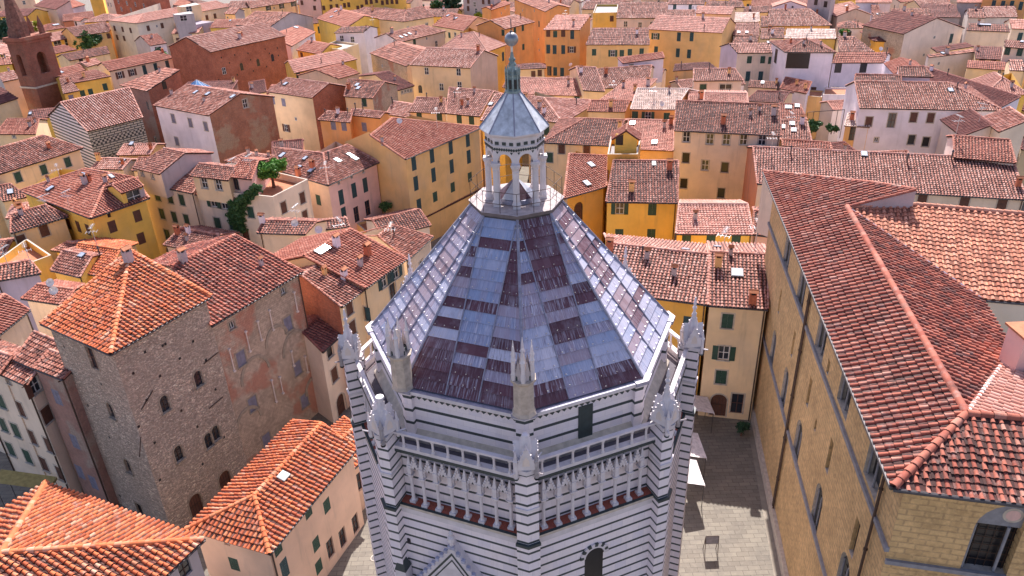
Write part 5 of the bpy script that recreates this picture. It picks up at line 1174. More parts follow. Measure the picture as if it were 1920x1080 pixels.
        for i in range(7):
            c=a+e*(s0+bw*(i+.5)); hw=bw/2-.08; zb=20.1+1.78; mb=MB(); m=MARB
            def Q(u,z_,d=0): return c+e*u+V((0,0,z_))+n*d
            # gable strip with pointed arch intrados
            outer=[(-hw,zb),(-hw*1.0,zb+.25),(0,zb+.98),(hw*1.0,zb+.25),(hw,zb)]
            inner=[(-hw+.07,zb),(-hw*.80,zb+.28),(-hw*.45,zb+.45),(-hw*.34,zb+.30),(0,zb+.52),(hw*.34,zb+.30),(hw*.45,zb+.45),(hw*.80,zb+.28),(hw-.07,zb)]
            loop=[V((x,y,0)) for x,y in outer]+[V((x,y,0)) for x,y in inner[::-1]]
            for t3 in tessellate_polygon([loop]):
                q=[loop[t] for t in t3]; mb.face([Q(p.x,p.y,.0) for p in q],m)
            for (p,q) in list(zip(outer,outer[1:]))+list(zip(inner,inner[1:])): mb.face([Q(*p),Q(*q),Q(*q,-.16),Q(*p,-.16)],m)
            for s in(-1,1):
                for j in range(5): x=s*hw*(.1+.2*j); mb.box(Q(x,zb+1.02-.73*abs(x)/hw,.0),e*.045,n*.06,Z*.055,m)
            mb.box(Q(0,zb+1.08),e*.05,n*.06,Z*.09,m)
            mb.build('arcade_gable',root)
    # lead roof in courses of sheets
    PAT={}
    for kk,L,C,R in ((7,"bbbdmdmmdwdwddddd","bbdbbbbbdbbbdmddd","bbddddddmmmdwdmdd"),(0,"bbdbbdmmmmwwwwwdd","dddddddmdmddmmbmm","bbdmmmwddwbmbwwdd"),(1,"wwwpwwpwpwwwwwpww","xxxpxxxxxwppxxpww","ppwpwxwwwwwwxwwww"),(6,"mmwmmmwmmbmmwmmmm","mppmpppmppmpppmpm","bmmwbmmwwmmwmmmbm")): PAT[kk]=[x+y+z for x,y,z in zip(L,C,R)]
    val={'b':.62,'d':.10,'m':.46,'w':.84,'p':.32,'x':.21}
    V_=[];F_=[];U_=[];Cc=[]; Rb,Rt,zb,zt=7.72,2.15,26.14,32.72; NR=17
    def rp(k,f,t,lift=0.):      # f along eave 0..1, t up 0..1
        a=oc(Rb+(Rt-Rb)*t,k,zb+(zt-zb)*t); b=oc(Rb+(Rt-Rb)*t,k+1,zb+(zt-zb)*t); p=a+(b-a)*f; n=(oc(1,k+.5,0)-oc(0,0,0)); n=hz(n).normalized(); n=(n*.76+V((0,0,.65))); return p+n*lift
    nails=MB()
    def fb(q,t):
        h_=(Rb+(Rt-Rb)*t)*.3827; f=.5-.80/(2*h_); f=max(.0,f); z_=(0,f,1-f,1); i=min(2,int(q)); return z_[i]+(z_[i+1]-z_[i])*(q-i)
    for k in range(8):
        pat=PAT.get(k)
        ns=3
        for j in range(NR):
            t1=1-j/NR; t0=1-(j+1)/NR; row=pat[j] if pat else ''.join(random.choice('bmmdw') for _ in range(3))
            for i in range(ns):
                v=val[row[i]]+random.uniform(-.04,.04)*(1 if row[i]=='d' else 2); st=random.choice((.3,.7,1.)) if row[i] in 'mbw' else random.choice((.0,.1,.3,.5)); 
                # sheet subdivided along its width so the ribs cast
                sub=5
                for q in range(sub):
                    g0,g1=fb(i+q/sub,t0),fb(i+(q+1)/sub,t0); h0,h1=fb(i+q/sub,t1),fb(i+(q+1)/sub,t1); lo=.05; b=len(V_)
                    V_.extend([rp(k,g0,t0,lo),rp(k,g1,t0,lo),rp(k,h1,t1,.01),rp(k,h0,t1,.01)]); F_.append((b,b+1,b+2,b+3)); vv=v+random.uniform(-.03,.03)*(1 if row[i]=='d' else 2)
                    Cc.extend([(vv,st,0,1)]*4); w0=(1-t0)*6; W=(Rb+(Rt-Rb)*t0)*.765
                    U_.extend([(g0*W+k*9,(1-t0)*8),(g1*W+k*9,(1-t0)*8),(g1*W+k*9,(1-t1)*8),(g0*W+k*9,(1-t1)*8)])
                    b=len(V_); V_.extend([rp(k,g0,t0,-.02),rp(k,g1,t0,-.02),rp(k,g1,t0,lo),rp(k,g0,t0,lo)]); F_.append((b,b+1,b+2,b+3)); Cc.extend([(vv,0,0,1)]*4); U_.extend([(0,0)]*4)
                if random.random()<.8 and fb(i+.9,t0)-fb(i+.1,t0)>.06: 
                    for q in ((.15,.5,.85) if t0<.6 else (.3,.7)): nails.box(rp(k,fb(i+q+random.uniform(-.06,.06),t0),t0+.012,.075),V((.022,0,0)),V((0,.022,0)),V((0,0,.015)),PALEM)
        for i in(1,2):
            pa,pb=rp(k,fb(i,0),0,.05),rp(k,fb(i,.97),.97,.05); nails.tube(pa,pb,.035,LEADP,5)
        pa,pb=oc(Rb,k,zb+.06),oc(Rt,k,zt+.06); nails.tube(pa,pb,.07,LEADP,6)
    me=bpy.data.meshes.new('lead_roof'); me.from_pydata([tuple(v) for v in V_],[],F_); uvl=me.uv_layers.new(name='UVMap'); uvl.data.foreach_set('uv',np.array(U_,dtype=np.float32).ravel())
    a=me.attributes.new('pc','FLOAT_COLOR','POINT'); a.data.foreach_set('color',np.array(Cc,dtype=np.float32).ravel()); me.materials.append(LEAD); ro=link('roof',me,root)
    nails.build('roof_clips',ro)
    # turrets standing on the eave
    for k,hh in((0,1.),(7,1.05)):
        cc=oc(7.72,k,26.14); t=MB(); t.lathe(cc,[(.55,0),(.50,.12),(.48,.18),(.46,1.62),(.52,1.68),(.58,1.76),(.58,1.84)],plain('worn_stone',(.50,.41,.33),.9,0,.3,3),8,ph=math.pi/8)
        t.box(cc+V((0,0,1.95)),V((.3,0,0)),V((0,.3,0)),V((0,0,.1)),DKR)
        for i in range(6 if k==0 else 5):
            a=i*math.pi/3+.5; c=cc+V((math.cos(a)*.45,math.sin(a)*.45,1.84)); t.lathe(c,[(.10,0),(.11,.3),(.09,.4),(.09,.9),(.12,.98),(.07,1.1),(.015,1.65)],MARB,6)
            c=cc+V((math.cos(a+.5)*.38,math.sin(a+.5)*.38,1.84)); t.face([c+V((-math.sin(a+.5)*.2,math.cos(a+.5)*.2,0)),c+V((math.sin(a+.5)*.2,-math.cos(a+.5)*.2,0)),c+V((0,0,1.0))],MATS['g'])
        t.lathe(cc,[(.25,1.8),(.2,2.4),(.05,3.0)],MATS['C'],8); t.build('eave_turret',root)
    # terrace under the lantern, railing
    def R8(mb,r0,z0,r1,z1,m):
        for k in range(8): mb.face([oc(r0,k,z0),oc(r0,k+1,z0),oc(r1,k+1,z1),oc(r1,k,z1)],m)
    T=plain('terrace_slabs',(.44,.37,.35),.8,0,.3,3); mb=MB(); R8(mb,2.16,32.6,2.24,32.78,METAL); R8(mb,2.24,32.78,2.30,32.96,plain('ring_stone',(.17,.14,.14),.85)); mb.face([oc(2.30,k,32.96) for k in range(8)],T); mb.build('terrace',root)
    mb=MB(); R=2.18
    for k in range(8):
        for f in (0,.5):
            p=oc(R,k,32.9).lerp(oc(R,k+1,32.9),f); mb.tube(p,p+V((0,0,1.05)),.014,IRON,5)
        for z_ in(33.4,33.97): mb.tube(oc(R,k,z_),oc(R,k+1,z_),.014 if z_<34 else .018,PALEM if z_>34 else IRON,5)
    mb.build('railing',root)
    # inner glass/lead cap
    mb=MB(); mb.lathe(oc(0,0,32.96),[(1.0,0),(1.0,.22)],LEADP,8,ph=.39); 
    for k in range(8): mb.face([oc(.98,k,33.2),oc(.98,k+1,33.2),oc(.02,0,34.05)],PALEM if k%2 else MATS['lead'])
    mb.build('lantern_cap',root)
    for k in range(8):
        p=oc(1.28,k,32.96); mb=MB(); mb.box(p+V((0,0,.08)),V((.17,0,0)),V((0,.17,0)),V((0,0,.08)),MARB); mb.lathe(p,[(.22,.16),(.19,.24),(.155,.32),(.145,1.72),(.17,1.76),(.15,1.8),(.23,1.98),(.23,2.05)],MARB,10); mb.box(p+V((0,0,2.08)),V((.2,0,0)),V((0,.2,0)),V((0,0,.04)),MARB); mb.build('lantern_column',root)
    # arches + frieze of the lantern
    mb=MB(); 
    for k in range(8):
        a,b=oc(1.36,k,0),oc(1.36,k+1,0); e=(b-a).normalized(); n=V((e.y,-e.x,0)); L=(b-a).length; z0,z1=35.05,36.25
        out=[(0,z0),(0,z1),(L,z1),(L,z0)]; r=L*.33; arch=[(L/2+r*math.cos(math.pi*i/10),z0+.12+r*math.sin(math.pi*i/10)) for i in range(11)]
        loop=[V((0,z0,0))]+[V((L/2-r,z0,0))]+[V((x,y,0)) for x,y in arch[::-1]]+[V((L/2+r,z0,0)),V((L,z0,0)),V((L,z1,0)),V((0,z1,0))]
        for t3 in tessellate_polygon([loop]):
            q=[loop[t] for t in t3]
            mb.face([a+e*p.x+V((0,0,p.y)) for p in q],MARB); mb.face([a+e*p.x+V((0,0,p.y))-n*.22 for p in q],MARB)
        for (p,q) in zip(arch,arch[1:]): mb.face([a+e*p[0]+V((0,0,p[1])),a+e*q[0]+V((0,0,q[1])),a+e*q[0]+V((0,0,q[1]))-n*.22,a+e*p[0]+V((0,0,p[1]))-n*.22],MARB)
        for i in range(9): mb.box(a+e*L*(i+.5)/9+V((0,0,35.72)),e*.035+V((0,0,.035)),n*.03,V((0,0,.035))-e*.035,DKR)
        for i in range(3): mb.box(a+e*L*(i+.5)/3+V((0,0,36.0)),e*.09,n*.03,V((0,0,.07)),DKR)
        mb.box(a+e*L/2+V((0,0,35.86)),e*L/2,n*.05,V((0,0,.025)),MARB)
        for x in(.17,.83): mb.face([a+e*L*(x-.07)+V((0,0,35.62))+n*.006,a+e*L*(x+.07)+V((0,0,35.62))+n*.006,a+e*L*x+V((0,0,35.5))+n*.006],DKR)
    R8(mb,1.38,36.25,1.56,36.38,MARB); R8(mb,1.58,36.38,1.58,36.44,MARB); mb.face([oc(1.36,k,36.2) for k in range(8)],MARB); mb.build('lantern_arcade',root)
    mb=MB(); CP=plain('weathered_copper',(.56,.58,.61),.55,.1,.4,3); CP2=plain('green_copper',(.26,.33,.32),.6,.1,.45,5)
    for k in range(8): mb.face([oc(1.60,k,36.44),oc(1.60,k+1,36.44),oc(.34,k+1,38.0),oc(.34,k,38.0)],CP); mb.tube(oc(1.6,k,36.46),oc(.34,k,38.02),.03,LEADP,5)
    mb.build('lantern_roof',root)
    mb=MB(); c=oc(0,0,0); mb.lathe(c,[(.36,38.0),(.36,38.1),(.27,38.15),(.26,38.7),(.33,38.8)],CP2,8)
    for k in range(8):
        p=oc(.30,k,38.1); mb.tube(p,p+V((0,0,.75)),.04,CP2,6); p=oc(.3,k+.5,38.4); n=hz(oc(1,k+.5,0)-oc(0,0,0)).normalized(); e=V((-n.y,n.x,0)); mb.box(p,e*.05,n*.01,V((0,0,.2)),DARK)
        p=oc(.3,k,38.85); mb.lathe(p,[(.05,0),(.06,.1),(.01,.3)],CP2,5)
    mb.lathe(c,[(.28,38.75),(.2,39.0),(.13,39.2),(.14,39.3),(.10,39.35),(.08,39.6),(.05,39.75)],CP2,8)
    for z_,r_ in((38.95,.22),(39.2,.16),(39.42,.12)):
        for i in range(6): a=i*math.pi/3+z_; mb.lathe(c+V((math.cos(a)*r_,math.sin(a)*r_,z_)),[(.02,-.05),(.05,0),(.02,.07)],CP2,5)
    mb.tube(c+V((0,0,39.7)),c+V((0,0,40.05)),.05,PALEM,8); mb.build('spire',root)
    mb=MB(); N=14; zc=40.28;r=.30; mb.lathe(c+V((0,0,zc)),[(max(.02,r*math.sin(math.pi*i/N)),-r*math.cos(math.pi*i/N)) for i in range(N+1)],plain('tarnished_orb',(.30,.31,.33),.35,.6,.35,4),20); mb.tube(c+V((0,0,zc+r)),c+V((0,0,zc+.85)),.022,METAL,6); mb.lathe(c+V((0,0,zc+r)),[(.1,-.04),(.05,.06)],METAL,8); mb.build('orb',root,smooth=True)
    # portal gable on the left front, window on the right front
    a,b=oc(9.0,7,0),oc(9.0,8,0); e=(b-a).normalized(); n=V((e.y,-e.x,0)); Z=V((0,0,1)); M=hit(856,1030,a,n); M=a+e*(M-a).dot(e); zt=hit(857,1012,a,n).z
    mb=MB(); hw=2.5; hgt=3.6
    def Q(u,z_,d): return V((M.x,M.y,0))+e*u+Z*z_+n*d
    for (w0,d,m) in((0,.50,MARB),(.28,.512,DKR),(.40,.524,MARB),(.56,.536,DKR),(.64,.548,MARB)):
        k_=1-w0/hw; mb.face([Q(-hw*k_,zt-hgt,d),Q(hw*k_,zt-hgt,d),Q(0,zt-w0*1.44,d)],m)
    for s in(-1,1):
        mb.face([Q(s*hw,zt-hgt,.5),Q(0,zt,.5),Q(0,zt,0),Q(s*hw,zt-hgt,0)],MARB)
        for i in range(10): mb.box(Q(s*hw*(i+.3)/10,zt-hgt*(i+.3)/10+.06,.47),e*.09,n*.09,Z*.09,plain('crocket_blue',(.42,.42,.52),.7))
    mb.lathe(Q(0,zt,.42),[(.12,-.1),(.1,.25),(.2,.35),(.18,.55),(.08,.7),(.12,.8),(.03,.95)],MARB,8)
    for i in range(12):
        t0,t1=math.pi*i/12,math.pi*(i+1)/12; r0,r1=1.0,1.15; cz=zt-hgt+.1; mb.face([Q(r0*math.cos(t0),cz+r0*math.sin(t0),.56),Q(r1*math.cos(t0),cz+r1*math.sin(t0),.56),Q(r1*math.cos(t1),cz+r1*math.sin(t1),.56),Q(r0*math.cos(t1),cz+r0*math.sin(t1),.56)],DKR)
    p=hit(797,1060,a,n); 
    for du in(-2.95,2.95):
        q=Q(du,zt-2.6,.35); mb.box(q-Z*1,e*.3,n*.3,Z*1.0,MARB); mb.lathe(q,[(.45,0),(.02,1.1)],DKR,4,ph=math.pi/4+math.atan2(e.y,e.x))
    mb.build('portal_gable',root)
    def slit(k,px,py,w_,h_,arched):
        a,b=oc(9.0,k,0),oc(9.0,k+1,0); e=(b-a).normalized(); n=V((e.y,-e.x,0)); p=hit(px,py,a,n); mb=MB(); pts=arch_pts(w_,h_,12)
        mb.face([p+e*x+V((0,0,y))+n*.012 for x,y in pts],DARK)
        if arched:
            ar=pts[2:]
            for i in range(len(ar)-1):
                (x0,y0),(x1,y1)=ar[i],ar[i+1]; cy=h_/2-w_/2
                for q0,q1,m in((1.02,1.2,MARB),(1.2,1.55,DKR if i%2 else MARB)):
                    P=[p+e*(x0*q0)+V((0,0,cy+(y0-cy)*q0)),p+e*(x0*q1)+V((0,0,cy+(y0-cy)*q1)),p+e*(x1*q1)+V((0,0,cy+(y1-cy)*q1)),p+e*(x1*q0)+V((0,0,cy+(y1-cy)*q0))]; mb.face([v+n*.1 for v in P],m)
                    mb.face([P[1]+n*.1,P[1],P[2],P[2]+n*.1],m)
        mb.build('window',root)
    slit(0,1113,1062,1.0,2.6,True); slit(7,767,1014,.2,.4,False)
baptistery()
# ---------------------------------------------------------------- bell tower of the church (brick)
def campanile():
    zc=22.; L,F_,R=at(14,78,zc),at(38,74,zc),at(92,63,zc)
    # square shaft: F is the near corner
    ex=hz(R-F_); w_=ex.length; ex.normalize(); ey=V((-ex.y,ex.x,0)); ey=-ey if ey.y<0 else ey
    F0=hz(F_); w_=ex.length and w_; hy=w_*.30; c=F0+ex*w_/2+ey*hy
    print('campanile',F0,w_)
    root=empty('bell_tower',(c.x,c.y,0),'ruined red brick bell tower with arched openings and a broken spire, left edge','bell tower'); B=MATS['BR']; Z=V((0,0,1))
    hw=w_/2
    mb=MB(); LW=[0]
    def wallf(o,e,n,z0,z1,hole):
        Lw=LW[0]; out=[V((0,z0,0)),V((Lw,z0,0)),V((Lw,z1,0)),V((0,z1,0))]; loops=[out]
        if hole: 
            pts=[(Lw/2+a,hole[0]+b) for a,b in arch_pts(hole[1],hole[2],10)]; loops.append([V((a,b,0)) for a,b in pts[::-1]])
            for j in range(len(pts)):
                p,q=pts[j],pts[(j+1)%len(pts)]; mb.face([o+e*p[0]+Z*p[1],o+e*q[0]+Z*q[1],o+e*q[0]+Z*q[1]-n*.7,o+e*p[0]+Z*p[1]-n*.7],B,[(0,0),(.3,0),(.3,.7),(0,.7)])
        fl=[q for l in loops for q in l]
        for t3 in tessellate_polygon(loops):
            q=[fl[t] for t in t3]; mb.face([o+e*p.x+Z*p.y for p in q],B,[(p.x,p.y) for p in q]); 
            if hole: mb.face([o+e*p.x+Z*p.y-n*.7 for p in q],B,[(p.x,p.y) for p in q])
    cs=[c-ex*hw-ey*hy,c+ex*hw-ey*hy,c+ex*hw+ey*hy,c-ex*hw+ey*hy]
    zm=hit(70,195,cs[0],-ey).z; zs=[hit(75,118,cs[0],-ey).z]
    for i in range(4):
        o,q=cs[i],cs[(i+1)%4]; e=(q-o).normalized(); n=V((e.y,-e.x,0)); LW[0]=(q-o).length; wallf(o,e,n,0,zc,(zs[0],LW[0]*.32,w_*.62))
    mb.build('shaft',root)
    mb=MB()
    for z_,g,t in((zc-.1,.35,.35),(zc-.9,.18,.15)): mb.box(c+Z*z_,ex*(hw+g),ey*(hy+g),Z*t,B)
    mb.box(c+Z*(zc-.5),ex*(hw+.05),ey*(hy+.05),Z*.3,B); mb.build('cornice',root); mb=MB()
    zb=hit(75,163,cs[0],-ey).z; mb.box(c+Z*zb,ex*(hw+.15),ey*(hy+.15),Z*.18,STONE); mb.build('string_course',root)
    mb=MB(); n=8
    top=hit(30,-30,c-ey*0,-ey).z
    prof=[(hw*.55,zc+.25),(hw*.52,zc+3.2),(hw*.33,zc+6.5),(hw*.14,zc+9.6),(.1,zc+12.0)]
    mb.lathe(c-ex*hw*.42,[(r,z_) for r,z_ in prof],plain('spire_brick',(.24,.11,.08),.95,0,.5,2),8,ph=.2); mb.build('spire',root)
    for sx,sy in((-1,-1),(1,-1),(-1,1),(1,1)):
        mb=MB(); q=c+ex*hw*.72*sx+ey*hy*.7*sy+Z*(zc+.25); mb.lathe(q,[(.6,0),(.55,1.6),(.3,2.6),(.03,3.6)] if sx>0 else [(.5,0),(.45,1.),(.1,1.6)],plain('spire_brick',(.24,.11,.08)),4,ph=math.atan2(ex.y,ex.x)+math.pi/4); mb.build('corner_turret',root)
    return c,hw,zc,ex,ey
CB=campanile()
# ---------------------------------------------------------------- striped church
def zigzag():
    m,nt,b=mat('inlaid_marble'); u=uvn(nt); s=N_(nt,'ShaderNodeSeparateXYZ'); nt.links.new(u,s.inputs[0])
    bt=N_(nt,'ShaderNodeTexBrick'); nt.links.new(u,bt.inputs['Vector']); bt.inputs['Color1'].default_value=(.56,.52,.42,1); bt.inputs['Color2'].default_value=(.48,.45,.38,1); bt.inputs['Mortar'].default_value=(.035,.035,.035,1)
    for a,v in(('Scale',1),('Brick Width',1.25),('Row Height',.40),('Mortar Size',.075)): bt.inputs[a].default_value=v
    w2=N_(nt,'ShaderNodeTexChecker'); nt.links.new(mapping(nt,u,(1,1,1)),w2.inputs['Vector']); w2.inputs['Scale'].default_value=2.6; w2.inputs['Color1'].default_value=(.5,.46,.38,1); w2.inputs['Color2'].default_value=(.04,.04,.04,1)
    band=math_(nt,'LESS_THAN',math_(nt,'FRACT',math_(nt,'DIVIDE',s.outputs[1],3.1)),.3)
    nt.links.new(mixc(nt,band,bt.outputs['Color'],w2.outputs['Color']),b.inputs['Base Color']); b.inputs['Roughness'].default_value=.8; MATS['zig']=m
zigzag(); STG=striped('grey_striped_marble',.62,.28,.1)
GFr=None
def church():
    z=12.; A,B=at(164,247,z),at(268,221,z)
    r=H('striped marble church with inlaid side wall and a ribbed tiled roof, beside the bell tower',z,[(164,247),(268,221),(244,166),(110,190)],.42,'gg','zig','tB','',sc_=None,sur='n',maxt=9,ov=.3,mess=.4,nm='church',cat='church',group=None,sp=.45)
    w=[o for o in r.children if o.name.startswith('wall')][0]; me=w.data
    # gable end takes the striped marble
    me.materials.append(STG)
    ex=hz(B-A).normalized()
    for p in me.polygons:
        if abs(p.normal.dot(ex))>.7: p.material_index=1
church()
# glass pyramid
def pyramid():
    r=roof_at(373,165)
    c=at(372,168,13.4); root=empty('glass_skylight',c,'blue glass pyramid skylight on a white kerb beside the brick hall','skylight'); Z=V((0,0,1))
    ex=hz(at(384,159,13.4)-at(352,154,13.4)).normalized(); ey=V((-ex.y,ex.x,0)); a=1.9; BL=plain('blue_glass',(.10,.26,.50),.15,.2,.3,2)
    mb=MB(); mb.box(c-Z*.5,ex*a,ey*a,Z*.7,WHITEW); mb.build('kerb',root); mb=MB(); P=[c+ex*a*i+ey*a*j+Z*.25 for i,j in((-1,-1),(1,-1),(1,1),(-1,1))]; t=c+Z*1.9
    for i in range(4): mb.face([P[i],P[(i+1)%4],t],BL)
    mb.build('glass',root); mb=MB()
    for i in range(4):
        mb.tube(P[i],t,.05,PALEM,5); mb.tube(P[i],P[(i+1)%4],.06,METAL,5)
        for f in(.2,.4,.6,.8): mb.tube(P[i].lerp(P[(i+1)%4],f),t.lerp(P[i].lerp(P[(i+1)%4],.5),0.02+abs(f-.5)*1.2) if False else P[i].lerp(P[(i+1)%4],f).lerp(t,1-abs(f-.5)*1.6),.025,PALEM,4)
    mb.build('glazing_bars',root)
pyramid()
# ---------------------------------------------------------------- plants
def leafm(n,c):
    m,nt,b=mat(n); a=N_(nt,'ShaderNodeAttribute',attribute_name='lc'); s=N_(nt,'ShaderNodeSeparateColor'); nt.links.new(a.outputs['Color'],s.inputs[0])
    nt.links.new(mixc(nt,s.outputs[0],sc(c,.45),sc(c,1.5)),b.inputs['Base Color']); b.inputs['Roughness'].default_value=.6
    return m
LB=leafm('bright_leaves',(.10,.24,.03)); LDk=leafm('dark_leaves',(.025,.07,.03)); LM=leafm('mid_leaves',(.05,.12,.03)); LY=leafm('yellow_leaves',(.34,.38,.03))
def foliage(name,blobs,n,size,m,parent=None,seed=1):
    g=np.random.default_rng(seed); vol=np.array([b[3]*b[4]*b[5] for b in blobs]); cnt=(vol/vol.sum()*n).astype(int); Vs=[];Cs=[]
    for (x,y,z,rx,ry,rz),k in zip(blobs,cnt):
        d=g.normal(size=(k,3)); d/=np.linalg.norm(d,axis=1)[:,None]; r=g.random(k)**.4; r*= .8+.35*np.sin(d[:,0]*5+x)*np.cos(d[:,2]*4+y); p=np.array([x,y,z])+d*r[:,None]*np.array([rx,ry,rz])
        a=g.normal(size=(k,3)); a/=np.linalg.norm(a,axis=1)[:,None]; b=np.cross(a,g.normal(size=(k,3))); b/=np.linalg.norm(b,axis=1)[:,None]; s=size*(.6+.8*g.random(k))[:,None]
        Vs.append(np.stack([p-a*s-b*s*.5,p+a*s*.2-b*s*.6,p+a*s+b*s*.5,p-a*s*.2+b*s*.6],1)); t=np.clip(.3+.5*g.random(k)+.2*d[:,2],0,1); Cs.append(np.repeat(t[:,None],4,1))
    Vv=np.concatenate(Vs).reshape(-1,3); n4=len(Vv); me=bpy.data.meshes.new(name); me.vertices.add(n4); me.vertices.foreach_set('co',Vv.astype(np.float32).ravel()); me.loops.add(n4); me.loops.foreach_set('vertex_index',np.arange(n4,dtype=np.int32)); me.polygons.add(n4//4); me.polygons.foreach_set('loop_start',np.arange(0,n4,4,dtype=np.int32)); me.polygons.foreach_set('loop_total',np.full(n4//4,4,dtype=np.int32))
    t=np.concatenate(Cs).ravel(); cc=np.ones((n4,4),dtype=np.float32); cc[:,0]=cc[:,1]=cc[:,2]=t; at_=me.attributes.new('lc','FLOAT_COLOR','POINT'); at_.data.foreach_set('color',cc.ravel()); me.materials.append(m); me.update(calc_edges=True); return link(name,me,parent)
def tree(px,py,zc,r,rz,label,m,n=2500,size=.18,zbase=0,nm='tree',cat='tree',blobs=7):
    c=at(px,py,zc); root=empty(nm,(c.x,c.y,zbase),label,cat); mb=MB(); mb.tube(V((c.x,c.y,zbase)),V((c.x,c.y,zc)),max(.08,r*.08),WOOD,7,r2=max(.04,r*.04)); 
    random.seed(int(px)); bl=[]
    for i in range(blobs):
        a=random.random()*6.28; q=random.random()**.5*r*.6; bl.append((c.x+math.cos(a)*q,c.y+math.sin(a)*q,zc+random.uniform(-.5,.5)*rz,r*random.uniform(.4,.6),r*random.uniform(.4,.6),rz*random.uniform(.4,.6)))
        mb.tube(V((c.x,c.y,zc-rz*.6)),V(bl[-1][:3]),max(.03,r*.03),WOOD,5)
    mb.build('trunk',root); foliage('crown',bl,n,size,m,root,int(px)+3); return root
tree(508,320,14.8,3.0,1.5,'bright green tree with a flat crown in a pot on the roof terrace',LB,9000,.15,12.5)
tree(8,55,15,7,5.5,'dark conifer at the left edge behind the bell tower',LDk,5000,.5)
tree(163,78,10.5,4.2,3.2,'round leafy tree among the yellow houses at upper left',LM,3500,.35)
tree(846,8,13,4.5,4.5,'dark cypress clump beside the grey apartment block',LDk,3500,.45); tree(818,12,12,3,2,'small green trees left of the dark clump',LM,1500,.35)
tree(902,29,11,3,1.6,'yellow green tree at the foot of the grey apartment block',LY,2500,.3)
tree(309,101,12.8,1.4,.9,'green plants on a roof terrace beside the brick hall',LB,900,.2,12); tree(296,97,12.8,1.3,1.2,'dark potted shrub on the terrace at upper left',LDk,900,.2,12)
tree(720,385,6.4,1.2,.8,'drooping potted palm on the red terrace of the pink house',LM,900,.14,5)
tree(1582,60,12.2,1.3,.8,'climbing plant on the small white house at the top right',LB,900,.25,10)
tree(67,50,23.2,.9,1.3,'yellow weeds growing on top of the bell tower',LY,700,.16,22,'shrub','plant',5)
tree(1392,798,1.2,.8,.9,'dark potted bushes against the palace wall',LDk,1500,.1,0,'potted_bush','plant',4)
tree(1350,217,15.4,1.1,.6,'green shrubs of the roof garden, left side',LM,700,.14,14.5,'shrub','plant',4); tree(1398,216,15.4,1.,.6,'green shrubs of the roof garden, right side',LB,700,.14,14.5,'shrub','plant',4)
tree(1528,233,11.3,1.5,1.1,'plants under the canopy terrace behind the patchwork roof',LM,1500,.18,10,'shrub','plant',5); tree(1560,240,11,1.2,.9,'pale green plants beside the small yellow hut',LM,900,.16,10,'shrub','plant',5)
def ivy():
    A,B=at(436,361,13.4),at(511,369,13.4); n=V(((B-A).y,-(B-A).x,0)).normalized(); n=-n if n.dot(A-CAM)>0 else n; bl=[]
    for x,y,r in((486,352,.8),(478,358,.9),(468,366,1.),(458,374,1.1),(452,384,1.2),(449,395,1.2),(447,406,1.3),(449,417,1.2),(455,426,.9),(441,380,.7),(440,400,.8)):
        c=hit(x,y,A,n)+n*.35; bl.append((c.x,c.y,c.z,r,.6,r*.9))
    o=foliage('ivy',bl,12000,.13,LM,None,5); tag(o,'dark ivy hanging down the corner of the cream terrace house','climbing plant')
ivy()
# ---------------------------------------------------------------- things on the roofs
for x,y,k in ((632,462,'w'),(690,478,'b'),(783,480,'b'),(1184,358,'y'),(1346,500,'y'),(1410,570,'b'),(1226,300,'y'),(1255,318,'b'),(1639,285,'g'),(875,165,'p'),(853,183,'p'),(667,206,'p'),(681,207,'p'),(1145,215,'g'),(1160,540,'b'),(243,492,'g'),(617,300,'p'),(267,368,'g'),(160,345,'g'),(450,72,'g'),(1315,185,'b'),(1252,158,'y'),(1215,160,'g'),(1356,232,'b'),(1611,282,'p'),(1320,55,'p'),(1700,260,'p'),(1600,80,'p'),(905,40,'p'),(640,18,'w'),(20,400,'g'),(1236,165,'y'),(1450,215,'g'),(1060,20,'b'),(560,330,'b'),(1143,470,'b'),(1775,100,'g'),(1695,19,'g'),(735,62,'g'),(1482,290,'p'),(1700,305,'p'),(500,822,'p')):
    arrange_chimney(x,y,k)
for a in ((1382,513,1.1,1.1),(1227,268),(1186,232),(1108,310),(1100,345),(633,302),(665,298),(560,316),(585,320),(530,292),(178,155,.9,.9),(186,153,.9,.9),(437,182),(390,177),(670,160),(672,166),(1385,61),(1400,61),(760,67),(752,70),(768,64),(150,293,2,1.6),(160,330,2.2,.7),(95,355),(531,895,.8,.7),(1478,202,1.1,1.1),(1485,233),(1488,245),(1782,170),(105,47,2,.8),(124,69,2.2,.6),(555,52,1.6,1.2),(612,46,1.8,1.3),(1846,47,2.6,.7),(605,470,1.8,.9),(1245,75,.6,.6),(840,30),(855,35),(630,22),(622,32),(912,232,1.4,.8),(1285,470),(1345,465),(500,20,1.4,.7),(1620,290)):
    skylight(*a)
ANT=[(735,450),(615,345),(560,430),(185,470),(250,470),(115,340),(505,440),(640,440),(130,385),(1215,440),(1355,480),(1415,470),(1340,330),(1375,320),(820,240),(860,200),(1130,100),(1225,185),(1150,180),(1480,250),(1690,280),(1790,260),(440,330),(470,320),(350,225),(700,50),(420,130),(650,100),(1445,290),(1280,150),(1600,200),(60,500),(20,510),(90,400),(590,260),(1835,230),(1060,45),(770,300)]
